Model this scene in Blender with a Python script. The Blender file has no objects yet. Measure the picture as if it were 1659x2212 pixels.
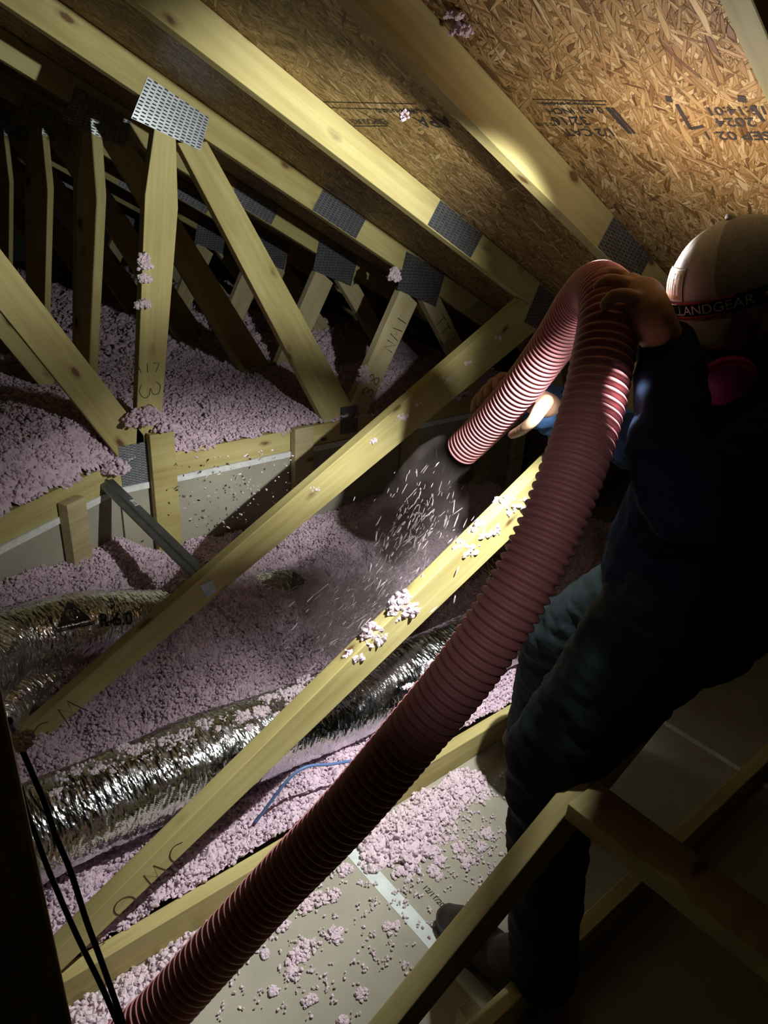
import bpy, bmesh, math, random
import numpy as np
from mathutils import Vector, Matrix

random.seed(7); RNG = np.random.default_rng(11)
scn = bpy.context.scene
COL = scn.collection

# ------------------------------------------------------------------ camera
FPX, CX, CY, CAMZ = 1558.98, 829.5, 1106.0, 1.65
PITCH, ROLL, YAW = -0.43784, 0.06137, 0.71492
_cy, _sy, _cp, _sp = math.cos(YAW), math.sin(YAW), math.cos(PITCH), math.sin(PITCH)
FWD = np.array([_sy*_cp, _cy*_cp, _sp]); _r = np.array([_cy, -_sy, 0.0]); _u = np.cross(_r, FWD)
RIGHT = _r*math.cos(ROLL) + _u*math.sin(ROLL); UP = _u*math.cos(ROLL) - _r*math.sin(ROLL)
CAMP = np.array([0, 0, CAMZ])
cam_d = bpy.data.cameras.new('camera'); cam = bpy.data.objects.new('camera', cam_d); COL.objects.link(cam)
cam_d.sensor_fit = 'HORIZONTAL'; cam_d.sensor_width = 36.0; cam_d.lens = 36.0*FPX/1659.0
cam_d.clip_start = 0.05
cam.matrix_world = Matrix(((RIGHT[0], UP[0], -FWD[0], 0), (RIGHT[1], UP[1], -FWD[1], 0), (RIGHT[2], UP[2], -FWD[2], CAMZ), (0, 0, 0, 1)))
scn.camera = cam

def ray(px, py): return RIGHT*((px-CX)/FPX) - UP*((py-CY)/FPX) + FWD
def atY(px, py, Y): d = ray(px, py); return CAMP + d*(Y/d[1])
def atZ(px, py, z): d = ray(px, py); return CAMP + d*((z-CAMZ)/d[2])
def atD(px, py, dep): return CAMP + ray(px, py)*dep

# ------------------------------------------------------------------ world, light, exposure
world = bpy.data.worlds.new('world'); scn.world = world; world.use_nodes = True
world.node_tree.nodes['Background'].inputs[0].default_value = (0.003, 0.0029, 0.0026, 1)
world.node_tree.nodes['Background'].inputs[1].default_value = 1.0
scn.view_settings.view_transform = 'Standard'; scn.view_settings.look = 'None'
scn.view_settings.gamma = 1.0; scn.view_settings.exposure = -0.25; scn.view_settings.use_curve_mapping = False

LAMP = atD(1398, 548, 1.235)                  # flood end of the worker's head lamp bar
LAMP_AIM = atD(260, 690, 2.8)
SPOTL = atD(1400, 672, 1.20)                 # its spot end, looking down through the loop of the hose
SPOT_AIM = atD(640, 1500, 1.9)
HOSE_FILL = CAMP + UP*.13 + RIGHT*.06 - FWD*.05; HOSE_FILL_AIM = atD(1115, 1190, 1.05)   # fill light added beside the camera to brighten the hose
SPILLL = atD(1384, 588, 1.22)
FLOOD_POWER, SPOT_POWER, HOSE_FILL_POWER, SPILL_POWER, SIDE_POWER = 74.0, 195.0, 7.0, 4.4, 18.0
SIDEL = atD(1400, 640, 1.0); SIDE_AIM = atD(1120, 1880, 1.38)   # the near end of the bar, straight down
def lamp_light(name, kind, energy, loc, aim=None, col=(1, 0.97, 0.92), size=0.012, angle=None, blend=1.0):
    l = bpy.data.lights.new(name, kind); l.energy = energy; l.color = col; l.shadow_soft_size = size
    if kind == 'SPOT': l.spot_size = angle; l.spot_blend = blend
    o = bpy.data.objects.new(name, l); COL.objects.link(o); o.location = Vector(loc)
    if aim is not None:
        o.rotation_euler = (Vector(aim)-Vector(loc)).to_track_quat('-Z', 'Y').to_euler()
    return o
lamp_light('head_lamp_flood', 'SPOT', FLOOD_POWER, LAMP, LAMP_AIM, angle=math.radians(79), blend=0.55, col=(.98, 1, .93))
lamp_light('head_lamp_spot', 'SPOT', SPOT_POWER, SPOTL, SPOT_AIM, angle=math.radians(104), blend=0.7, col=(.98, 1, .95))
lamp_light('hose_fill_light', 'SPOT', HOSE_FILL_POWER, HOSE_FILL, HOSE_FILL_AIM, angle=math.radians(34), blend=1.0, col=(1, .93, .84))
lamp_light('head_lamp_side', 'SPOT', SIDE_POWER, SIDEL, SIDE_AIM, angle=math.radians(22), blend=0.7, col=(.98, 1, .95))
lamp_light('face_fill_light', 'POINT', 1.5, atD(1404, 694, 1.24), size=.012, col=(1, .97, .93))   # point light added to brighten the face and bill
lamp_light('head_lamp_spill', 'SPOT', SPILL_POWER, SPILLL, SPILLL + RIGHT*.55 + np.array([0, 0, .8]), angle=math.radians(178), blend=0.3, size=.02, col=(1, .96, .86))

# ------------------------------------------------------------------ helpers: noise
def _hash(ix, iy, iz, seed):
    h = (ix*374761393 + iy*668265263 + iz*2147483647 + seed*974711) & 0xFFFFFFFF
    h = ((h ^ (h >> 13))*1274126177) & 0xFFFFFFFF
    h = (h ^ (h >> 16)) & 0xFFFFFF
    return h/float(0xFFFFFF)
def vnoise(P, seed=0):
    P = np.asarray(P, float); i = np.floor(P).astype(np.int64); f = P-i; f = f*f*(3-2*f)
    out = 0
    for dx in (0, 1):
        for dy in (0, 1):
            for dz in (0, 1):
                w = (f[..., 0] if dx else 1-f[..., 0])*(f[..., 1] if dy else 1-f[..., 1])*(f[..., 2] if dz else 1-f[..., 2])
                out = out + w*_hash(i[..., 0]+dx, i[..., 1]+dy, i[..., 2]+dz, seed)
    return out*2-1
def fbm(P, oct=4, seed=0, gain=.5):
    P = np.asarray(P, float); s = 0; a = 1.0
    for o in range(oct):
        s = s + a*vnoise(P*(2**o), seed+o*17); a *= gain
    return s

# ------------------------------------------------------------------ helpers: objects
def setp(o, label=None, cat=None, group=None, kind=None):
    if label: o['label'] = label
    if cat: o['category'] = cat
    if group: o['group'] = group
    if kind: o['kind'] = kind
    return o
def link(o, parent=None):
    COL.objects.link(o)
    if parent is not None: o.parent = parent
    return o
def empty(name, loc, label, cat, group=None):
    o = bpy.data.objects.new(name, None); o.location = Vector(loc); o.empty_display_size = .05
    COL.objects.link(o); return setp(o, label, cat, group, 'thing')
def np_mesh(name, V, F, mats, smooth=False, mat_idx=None):
    """V (n,3); F (m,3) or (m,4) array, or list of arrays"""
    me = bpy.data.meshes.new(name)
    Fs = F if isinstance(F, list) else [F]
    V = np.asarray(V, np.float32)
    loops = np.concatenate([f.reshape(-1) for f in Fs]).astype(np.int32)
    tot = np.concatenate([np.full(len(f), f.shape[1]) for f in Fs]).astype(np.int32)
    start = np.concatenate([[0], np.cumsum(tot)[:-1]]).astype(np.int32)
    me.vertices.add(len(V)); me.vertices.foreach_set('co', V.reshape(-1))
    me.loops.add(len(loops)); me.loops.foreach_set('vertex_index', loops)
    me.polygons.add(len(tot)); me.polygons.foreach_set('loop_start', start); me.polygons.foreach_set('loop_total', tot)
    for m in (mats if isinstance(mats, (list, tuple)) else [mats]): me.materials.append(m)
    if mat_idx is not None: me.polygons.foreach_set('material_index', np.asarray(mat_idx, np.int32))
    me.polygons.foreach_set('use_smooth', np.full(len(tot), smooth))
    me.update(calc_edges=True); me.validate()
    return me
def mesh_obj(name, V, F, mats, parent=None, smooth=False, mat_idx=None, loc=None):
    V = np.asarray(V, float)
    if loc is not None: V = V-np.asarray(loc)
    o = bpy.data.objects.new(name, np_mesh(name, V, F, mats, smooth, mat_idx)); link(o, parent)
    if loc is not None: o.location = Vector(loc)
    return o
def bm_obj(name, bm, mat, parent=None, smooth=False):
    me = bpy.data.meshes.new(name); bmesh.ops.recalc_face_normals(bm, faces=bm.faces); bm.to_mesh(me); bm.free()
    for m in (mat if isinstance(mat, (list, tuple)) else [mat]): me.materials.append(m)
    for p in me.polygons: p.use_smooth = smooth
    return link(bpy.data.objects.new(name, me), parent)
def bm_box(bm, c, s, mat=0, rot=None):
    r = bmesh.ops.create_cube(bm, size=1.0)
    M = Matrix.Translation(Vector(c)) @ (rot.to_4x4() if rot is not None else Matrix.Identity(4)) @ Matrix.Diagonal((s[0], s[1], s[2], 1))
    bmesh.ops.transform(bm, matrix=M, verts=r['verts'])
    fs = {f for v in r['verts'] for f in v.link_faces}
    for f in fs: f.material_index = mat
    return r['verts']
def box_obj(name, lo, hi, mat, parent=None, bevel=0.0, origin=None):
    """box lo..hi in the parent's frame"""
    bm = bmesh.new(); lo = np.array(lo, float); hi = np.array(hi, float); c = (lo+hi)/2
    o0 = c if origin is None else np.array(origin)
    bm_box(bm, c-o0, hi-lo)
    if bevel: bmesh.ops.bevel(bm, geom=bm.edges[:], offset=bevel, segments=2, affect='EDGES', profile=.6)
    o = bm_obj(name, bm, mat, parent); o.location = Vector(o0); return o

# ------------------------------------------------------------------ materials
def mat(name):
    m = bpy.data.materials.new(name); m.use_nodes = True; nt = m.node_tree
    return m, nt, nt.nodes['Principled BSDF']
def N(nt, t, **kw):
    n = nt.nodes.new(t)
    for k, v in kw.items():
        if k.startswith('i_'):
            key = k[2:]; key = int(key) if key.isdigit() else key.replace('_', ' ')
            n.inputs[key].default_value = v
        else: setattr(n, k, v)
    return n
def ramp(nt, stops, fac):
    r = N(nt, 'ShaderNodeValToRGB'); e = r.color_ramp.elements
    while len(e) < len(stops): e.new(.5)
    for k, (p, c) in enumerate(stops): e[k].position = p; e[k].color = (*c, 1) if len(c) == 3 else c
    nt.links.new(fac, r.inputs[0]); return r.outputs[0]
def mixc(nt, a, b, fac, blend='MIX'):
    m = N(nt, 'ShaderNodeMix', data_type='RGBA', blend_type=blend)
    for s, v in ((6, a), (7, b), (0, fac)):
        if hasattr(v, 'links'): nt.links.new(v, m.inputs[s])
        else: m.inputs[s].default_value = (*v, 1) if isinstance(v, tuple) and len(v) == 3 else v
    return m.outputs[2]
def mathn(nt, op, a, b=0.0):
    m = N(nt, 'ShaderNodeMath', operation=op)
    for s, v in ((0, a), (1, b)):
        if hasattr(v, 'links'): nt.links.new(v, m.inputs[s])
        else: m.inputs[s].default_value = v
    return m.outputs[0]
def bump(nt, h, strength, dist, bsdf):
    b = N(nt, 'ShaderNodeBump'); b.inputs['Strength'].default_value = strength; b.inputs['Distance'].default_value = dist
    nt.links.new(h, b.inputs['Height']); nt.links.new(b.outputs[0], bsdf.inputs['Normal']); return b
def mapped(nt, scale, coord='Object', rot=(0, 0, 0), offset_random=True):
    tc = N(nt, 'ShaderNodeTexCoord'); mp = N(nt, 'ShaderNodeMapping'); mp.inputs['Scale'].default_value = scale; mp.inputs['Rotation'].default_value = rot
    nt.links.new(tc.outputs[coord], mp.inputs[0])
    if offset_random:
        oi = N(nt, 'ShaderNodeObjectInfo'); cm = N(nt, 'ShaderNodeVectorMath', operation='SCALE'); cm.inputs[0].default_value = (37, 61, 23)
        nt.links.new(oi.outputs['Random'], cm.inputs['Scale']); nt.links.new(cm.outputs[0], mp.inputs['Location'])
    return mp.outputs[0]

def make_wood(name, light, dark, knot, tint=.25):
    m, nt, b = mat(name)
    g = N(nt, 'ShaderNodeTexNoise', i_Scale=1.0, i_Detail=6.0, i_Roughness=.6, i_Distortion=.4)
    nt.links.new(mapped(nt, (2.5, 60, 60)), g.inputs['Vector'])
    g2 = N(nt, 'ShaderNodeTexNoise', i_Scale=1.0, i_Detail=3.0); nt.links.new(mapped(nt, (3, 9, 9)), g2.inputs['Vector'])
    c = ramp(nt, [(.3, dark), (.62, light)], g.outputs[0])
    c = mixc(nt, c, ramp(nt, [(.3, tuple(x*.72 for x in dark)), (.7, (1, 1, 1))], g2.outputs[0]), .45, 'MULTIPLY')
    v = N(nt, 'ShaderNodeTexVoronoi', feature='F1', i_Scale=1.0); nt.links.new(mapped(nt, (5.0, 11, 11)), v.inputs['Vector'])
    nz = N(nt, 'ShaderNodeTexNoise', i_Scale=1.0, i_Detail=2.0); nt.links.new(mapped(nt, (40, 70, 70)), nz.inputs['Vector'])
    dd = mathn(nt, 'ADD', v.outputs['Distance'], mathn(nt, 'MULTIPLY', mathn(nt, 'SUBTRACT', nz.outputs[0], .5), .10))
    k = ramp(nt, [(.07, (1, 1, 1)), (.115, (.35, .35, .35)), (.19, (0, 0, 0))], dd)
    c = mixc(nt, c, knot, k)
    oi = N(nt, 'ShaderNodeObjectInfo')
    c = mixc(nt, c, ramp(nt, [(0, (.80, .78, .76)), (1, (1, 1, 1))], oi.outputs['Random']), 1.0, 'MULTIPLY')
    nt.links.new(c, b.inputs['Base Color']); b.inputs['Roughness'].default_value = .62; b.inputs['Specular IOR Level'].default_value = .25
    bump(nt, g.outputs[0], .25, .002, b); return m
WOOD = make_wood('pine_wood', (.66, .58, .27), (.54, .46, .19), (.16, .085, .035))
WOOD_PALE = make_wood('pale_pine_wood', (.66, .58, .36), (.53, .44, .25), (.17, .10, .05))

def make_osb():
    m, nt, b = mat('strand_board')
    tc = N(nt, 'ShaderNodeTexCoord')
    nz = N(nt, 'ShaderNodeTexNoise', i_Scale=9.0, i_Detail=3.0, i_Roughness=.6)
    nt.links.new(tc.outputs['Object'], nz.inputs['Vector'])
    layers = []
    for k, (ang, sx, sy) in enumerate(((.1, 130, 17), (.45, 150, 19), (-.35, 140, 18), (1.0, 130, 22), (-.9, 150, 24), (.0, 95, 13), (.25, 190, 22))):
        mp = N(nt, 'ShaderNodeMapping'); mp.inputs['Rotation'].default_value = (0, 0, ang); nt.links.new(tc.outputs['Object'], mp.inputs[0])
        ad = N(nt, 'ShaderNodeVectorMath', operation='MULTIPLY_ADD'); ad.inputs[1].default_value = (.012, .016, 0); ad.inputs[2].default_value = (0, 0, 0)
        nt.links.new(nz.outputs['Color'], ad.inputs[0])
        a2 = N(nt, 'ShaderNodeVectorMath', operation='ADD'); nt.links.new(mp.outputs[0], a2.inputs[0]); nt.links.new(ad.outputs[0], a2.inputs[1])
        sc = N(nt, 'ShaderNodeVectorMath', operation='MULTIPLY'); sc.inputs[1].default_value = (sx, sy, 0); nt.links.new(a2.outputs[0], sc.inputs[0])
        of = N(nt, 'ShaderNodeVectorMath', operation='ADD'); of.inputs[1].default_value = (k*13.7, k*7.3, 0); nt.links.new(sc.outputs[0], of.inputs[0])
        v = N(nt, 'ShaderNodeTexVoronoi', feature='F1', voronoi_dimensions='2D', i_Scale=1.0, i_Randomness=1.0); nt.links.new(of.outputs[0], v.inputs['Vector'])
        e = N(nt, 'ShaderNodeTexVoronoi', feature='DISTANCE_TO_EDGE', voronoi_dimensions='2D', i_Scale=1.0); nt.links.new(of.outputs[0], e.inputs['Vector'])
        se = N(nt, 'ShaderNodeSeparateColor'); nt.links.new(v.outputs['Color'], se.inputs[0])
        gr = N(nt, 'ShaderNodeTexNoise', i_Scale=1.0, i_Detail=3.0); s3 = N(nt, 'ShaderNodeVectorMath', operation='MULTIPLY'); s3.inputs[1].default_value = (7, .5, 1)
        nt.links.new(of.outputs[0], s3.inputs[0]); nt.links.new(s3.outputs[0], gr.inputs['Vector'])
        layers.append((se.outputs[0], se.outputs[1], e.outputs['Distance'], gr.outputs[0]))
    pr, tone, edge, grain = layers[0]
    for p2, t2, e2, g2 in layers[1:]:
        gt = mathn(nt, 'GREATER_THAN', p2, pr)
        def pick(a, c):
            mx = N(nt, 'ShaderNodeMix', data_type='FLOAT'); nt.links.new(gt, mx.inputs[0]); nt.links.new(a, mx.inputs[2]); nt.links.new(c, mx.inputs[3]); return mx.outputs[0]
        tone, edge, grain = pick(tone, t2), pick(edge, e2), pick(grain, g2)
        pr = mathn(nt, 'MAXIMUM', pr, p2)
    c = ramp(nt, [(0, (.12, .06, .018)), (.18, (.27, .155, .052)), (.5, (.40, .25, .10)), (.85, (.50, .335, .145)), (1, (.68, .51, .27))], tone)
    c = mixc(nt, c, ramp(nt, [(.25, (.62, .58, .55)), (.7, (1, 1, 1))], grain), .8, 'MULTIPLY')
    c = mixc(nt, c, ramp(nt, [(0, (.45, .38, .32)), (.06, (1, 1, 1))], edge), 1.0, 'MULTIPLY')
    nt.links.new(c, b.inputs['Base Color']); b.inputs['Roughness'].default_value = .5; b.inputs['Specular IOR Level'].default_value = .3
    h = mathn(nt, 'ADD', mathn(nt, 'MULTIPLY', pr, .8), mathn(nt, 'MULTIPLY', grain, .2)); h = mathn(nt, 'ADD', h, mathn(nt, 'MULTIPLY', ramp(nt, [(0, (0, 0, 0)), (.1, (1, 1, 1))], edge), .5))
    bump(nt, h, .7, .004, b); return m
OSB = make_osb()

def simple(name, col, rough=.6, metal=0.0, spec=.3, noise=None, bumpv=None):
    m, nt, b = mat(name); b.inputs['Base Color'].default_value = (*col, 1); b.inputs['Roughness'].default_value = rough
    b.inputs['Metallic'].default_value = metal; b.inputs['Specular IOR Level'].default_value = spec
    if noise:
        sc, amt = noise
        n = N(nt, 'ShaderNodeTexNoise', i_Scale=sc, i_Detail=5.0, i_Roughness=.6); nt.links.new(mapped(nt, (1, 1, 1)), n.inputs['Vector'])
        c = mixc(nt, col, ramp(nt, [(.3, (1-amt,)*3), (.7, (1, 1, 1))], n.outputs[0]), 1.0, 'MULTIPLY'); nt.links.new(c, b.inputs['Base Color'])
        if bumpv: bump(nt, n.outputs[0], bumpv[0], bumpv[1], b)
    return m
DRYWALL = simple('drywall_paper', (.40, .375, .30), .75, noise=(6, .18), bumpv=(.1, .002))
GYPSUM = simple('white_gypsum_edge', (.80, .82, .80), .7, noise=(40, .25))
TAPE = simple('white_joint_tape', (.72, .78, .76), .6, noise=(30, .2))
PINK = simple('pink_glass_wool', (.74, .58, .68), .9, spec=.1, noise=(22, .22))
PINK_PALE = simple('pale_glass_wool', (.80, .66, .73), .9, spec=.1, noise=(40, .15))
GALV = simple('galvanized_steel', (.52, .55, .60), .38, .9, noise=(50, .3), bumpv=(.1, .001))
SLOT = simple('dark_tooth_slot', (.02, .02, .02), .8)
STEEL = simple('dull_steel', (.24, .26, .26), .45, .8, noise=(30, .3))
BLACK = simple('black_rubber', (.010, .010, .011), .45)
BLUEC = simple('blue_cable_jacket', (.12, .20, .42), .45)
INK = simple('black_ink', (.03, .026, .022), .7)
INKB = simple('brown_marker', (.07, .045, .02), .8)
DENIM = simple('dark_denim', (.007, .0125, .016), .85, spec=.15, noise=(120, .4), bumpv=(.2, .002))
NAVY_SHADED = simple('shaded_navy_fleece', (.012, .020, .045), .95, spec=.05, noise=(90, .3), bumpv=(.2, .002))  # jacket cloth with its shade put into the colour
SKIN = simple('skin', (.50, .29, .19), .5, noise=(40, .12), bumpv=(.05, .001))
NAVY_LIT = simple('lit_navy_fleece', (.045, .10, .22), .95, spec=.05, noise=(90, .3), bumpv=(.2, .002))  # same jacket cloth, lamp light on the far sleeve put into the colour
NAIL = simple('finger_nail', (.62, .42, .33), .3)
CAPC = simple('white_cap_cloth', (.62, .60, .62), .85, noise=(150, .15), bumpv=(.15, .001))
CAPG = simple('grey_cap_mesh', (.40, .39, .41), .85, noise=(200, .35), bumpv=(.3, .001))
PATCHC = simple('tan_patch', (.50, .36, .20), .6)
WHITE = simple('white_print', (.8, .8, .8), .6)
STRAPR = simple('red_strap_edge', (.45, .07, .07), .7)
STRAPB = simple('black_strap', (.012, .012, .014), .8)
LEATHER = simple('dark_boot_leather', (.035, .026, .020), .55, noise=(30, .4), bumpv=(.2, .002))
SOLE = simple('boot_sole_rubber', (.05, .045, .04), .7)
MASKG = simple('grey_mask_rubber', (.16, .17, .18), .45)
MAGENTA = simple('magenta_filter', (.62, .06, .32), .6)
LABELW = simple('white_label', (.62, .63, .62), .6)
m, nt, b = mat('lamp_lens'); b.inputs['Emission Color'].default_value = (1, .97, .92, 1); b.inputs['Emission Strength'].default_value = 30; LENS = m
m, nt, b = mat('pink_hose_plastic'); b.inputs['Base Color'].default_value = (.52, .22, .24, 1); b.inputs['Roughness'].default_value = .5
b.inputs['Subsurface Weight'].default_value = .12; b.inputs['Subsurface Radius'].default_value = (.02, .006, .006); b.inputs['Subsurface Scale'].default_value = .3; HOSE = m
m, nt, b = mat('foil_jacket'); b.inputs['Metallic'].default_value = 1.0; b.inputs['Base Color'].default_value = (.70, .72, .75, 1); b.inputs['Roughness'].default_value = .2
at_n = N(nt, 'ShaderNodeAttribute', attribute_name='along')
def _foil(sx, sy, dist):
    mp = N(nt, 'ShaderNodeMapping'); mp.inputs['Scale'].default_value = (sx, sy, sy); nt.links.new(at_n.outputs['Vector'], mp.inputs[0])
    n = N(nt, 'ShaderNodeTexNoise', noise_type='RIDGED_MULTIFRACTAL', i_Scale=1.0, i_Detail=4.0, i_Distortion=dist); nt.links.new(mp.outputs[0], n.inputs['Vector']); return n.outputs[0]
bump(nt, mathn(nt, 'ADD', mathn(nt, 'MULTIPLY', _foil(110, 12, .8), .5), mathn(nt, 'MULTIPLY', _foil(300, 30, .5), .35)), .35, .004, b)
n2 = N(nt, 'ShaderNodeTexNoise', i_Scale=25.0, i_Detail=4.0); tcx = N(nt, 'ShaderNodeTexCoord'); nt.links.new(tcx.outputs['Object'], n2.inputs['Vector'])
nt.links.new(ramp(nt, [(.35, (.13, .13, .13)), (.7, (.30, .30, .30))], n2.outputs[0]), b.inputs['Roughness']); FOIL = m

# ------------------------------------------------------------------ text and hand-written strokes
def text_mesh(body, size, mat_, extrude=0.0):
    cu = bpy.data.curves.new('t', 'FONT'); cu.body = body; cu.size = size; cu.extrude = extrude; cu.align_x = 'CENTER'; cu.align_y = 'CENTER'; cu.offset = size*.018 if mat_ is INK else 0
    ob = bpy.data.objects.new('t', cu); COL.objects.link(ob)
    dg = bpy.context.evaluated_depsgraph_get(); me = bpy.data.meshes.new_from_object(ob.evaluated_get(dg))
    bpy.data.objects.remove(ob); bpy.data.curves.remove(cu); me.materials.clear(); me.materials.append(mat_); return me
def frame(o, right, up):
    r = Vector(right).normalized(); u = Vector(up); u = (u - r*u.dot(r)).normalized(); n = r.cross(u)
    return Matrix(((r.x, u.x, n.x, o[0]), (r.y, u.y, n.y, o[1]), (r.z, u.z, n.z, o[2]), (0, 0, 0, 1)))
def place_mark(name, me, M, parent):
    o = bpy.data.objects.new(name, me); link(o, parent)
    if parent is not None:
        bpy.context.view_layer.update(); o.matrix_world = M
    else: o.matrix_world = M
    return o
GLYPH = {'3': [[(.1, .85), (.4, 1), (.8, .85), (.75, .6), (.4, .52), (.8, .4), (.85, .15), (.45, 0), (.1, .15)]],
 'W': [[(0, 1), (.25, 0), (.5, .6), (.75, 0), (1, 1)]], 'A': [[(.05, 0), (.45, 1), (.9, 0)], [(.2, .4), (.75, .4)]], '1': [[(.5, 1), (.5, 0)]],
 '7': [[(.1, 1), (.9, 1), (.4, 0)]], '6': [[(.8, .95), (.3, .7), (.1, .3), (.4, 0), (.8, .2), (.7, .5), (.2, .4)]], 'O': [[(.5+.5*math.cos(t*.45), .5+.5*math.sin(t*.45)) for t in range(15)]],
 'C': [[(.9, .85), (.5, 1), (.1, .75), (.05, .3), (.4, 0), (.9, .15)]], 'N': [[(.1, 0), (.1, 1), (.85, 0), (.85, 1)]], 'M': [[(0, 0), (.2, 1), (.5, .3), (.8, 1), (1, 0)]],
 'T': [[(0, 1), (1, 1)], [(.5, 1), (.5, 0)]], 'V': [[(0, 1), (.5, 0), (1, 1)]], '.': [[(.45, .05), (.55, .1)]], '9': [[(.8, .7), (.5, 1), (.2, .75), (.5, .5), (.8, .75), (.7, .3), (.5, 0)]], '8': [[(.5+.35*math.sin(2*t*.45), .5+.5*math.cos(t*.45)) for t in range(15)]]}
def smooth_pts(p, n=4):
    p = np.array(p, float)
    if len(p) < 3: return p
    q = np.vstack([2*p[0]-p[1], p, 2*p[-1]-p[-2]]); out = []
    for i in range(1, len(q)-2):
        for t in np.linspace(0, 1, n, endpoint=False):
            out.append(.5*((2*q[i]) + (-q[i-1]+q[i+1])*t + (2*q[i-1]-5*q[i]+4*q[i+1]-q[i+2])*t*t + (-q[i-1]+3*q[i]-3*q[i+1]+q[i+2])*t**3))
    out.append(q[-2]); return np.array(out)
def stroke_mesh(text, size, w, mat_, spacing=1.05):
    V = []; F = []
    x0 = -len(text)*spacing/2
    for ch in text:
        for st in GLYPH.get(ch, []):
            p = smooth_pts(st) if ch not in 'WAMNTV17' else np.array(st, float)
            p = (p*np.array([.8, 1]) + np.array([x0, -.5]))*size
            d = np.gradient(p, axis=0); d /= (np.linalg.norm(d, axis=1, keepdims=True)+1e-9); nn = np.stack([-d[:, 1], d[:, 0]], 1)*w/2
            b0 = len(V)
            for k in range(len(p)): V.append((*(p[k]+nn[k]), 0)); V.append((*(p[k]-nn[k]), 0))
            for k in range(len(p)-1): F.append((b0+2*k, b0+2*k+1, b0+2*k+3, b0+2*k+2))
        x0 += spacing
    return np_mesh('marks', V, np.array(F), mat_)

# ------------------------------------------------------------------ the setting
MS, HR = 0.4943, 0.74786+CAMZ                     # roof slope and height of the sheathing at x = 0
def zroof(x): return HR - MS*x
Y4 = 0.48956; SP = 0.6096
def TY(k): return Y4 + (4-k)*SP                    # front face of truss k (4 nearest, 1 carries the raised wall)
UD = np.array([1, 0, -MS])/math.hypot(1, MS)       # down the roof slope
ND = np.array([MS, 0, 1])/math.hypot(1, MS)        # out of the roof

def roof_pt(px, py):
    d = ray(px, py); t = (HR-CAMZ)/(d[2]+MS*d[0]); return CAMP + d*t
seam = roof_pt(1052, 488)[0]
# roof sheathing: object frame = (across, down slope, out)
ceil_bm = bmesh.new(); L0 = seam*math.hypot(1, MS)
for (u0, u1) in ((L0-2.44-.002, L0-1.22-.003), (L0-1.22, L0-.003), (L0, L0+1.22), (L0+1.223, L0+2.9)):
    bm_box(ceil_bm, (3.2, (u0+u1)/2, .006), (9.6, u1-u0, .012))
ceiling = bm_obj('ceiling', ceil_bm, OSB); setp(ceiling, 'orange brown strand board roof sheathing above the rafters', kind='structure')
ceiling.matrix_world = Matrix(((0, UD[0], ND[0], 0), (1, UD[1], ND[1], 0), (0, UD[2], ND[2], HR), (0, 0, 0, 1)))
floor = box_obj('floor', (-2, -2, -.0125), (5.2, 2.36, 0), DRYWALL); setp(floor, 'bare grey brown drywall ceiling board underfoot', kind='structure')
floor2 = box_obj('floor_upper', (-1, 2.332, .604), (5, 8.5, .617), DRYWALL); setp(floor2, 'drywall of the raised ceiling under the insulation', kind='structure')
Y1 = TY(1)
wallb = box_obj('wall_back', (.80, Y1+.003, 0), (4.8, Y1+.0155, .600), DRYWALL); setp(wallb, 'short drywall wall behind the studs', kind='structure')
tr = box_obj('trim_1', (.80, Y1-.006, .594), (4.8, Y1+.016, .6165), GYPSUM); setp(tr, 'white torn drywall edge under the raised chord', kind='structure')
# angled wall at the left
A0 = np.array([.10, 1.955]); A1 = np.array([.80, 2.335]); AD = (A1-A0)/np.linalg.norm(A1-A0); AN = np.array([AD[1], -AD[0]])   # towards the camera side
AL = np.linalg.norm(A1-A0); AANG = math.atan2(AD[1], AD[0])
def angled_box(name, s0, s1, n0, n1, z0, z1, mat_, bevel=0):
    o = box_obj(name, (s0, -n1, z0), (s1, -n0, z1), mat_, bevel=bevel, origin=((s0+s1)/2, 0, (z0+z1)/2) if False else None)
    R = Matrix.Rotation(AANG, 4, 'Z'); o.matrix_world = Matrix.Translation((A0[0], A0[1], 0)) @ R @ Matrix.Translation(o.location); return o
o = angled_box('wall_left', -.3, AL, -.0125, 0, 0, .600, DRYWALL); setp(o, 'angled drywall wall at the left under insulation', kind='structure')
o = angled_box('trim_2', -.3, AL, -.0125, .008, .594, .6165, GYPSUM); setp(o, 'white drywall edge of the angled wall', kind='structure')
o = angled_box('timber_plate', -.3, AL-.015, -.036, .002, .618, .705, WOOD, .002); setp(o, 'pine top plate of the angled wall, half under pink insulation', 'timber', kind='thing')
# joint tape on the drywall
tp = atZ(740, 1830, .001); tq = atZ(930, 2020, .001)
o = box_obj('trim_3', (.855, -.6, 0), (.895, 1.098, .0012), TAPE); setp(o, 'white joint tape strip across the bare drywall', kind='structure')
o = box_obj('trim_4', (2.035, -.6, 0), (2.055, 1.0, .0012), TAPE); setp(o, 'thin joint line on the dark drywall behind the worker', kind='structure')
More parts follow.
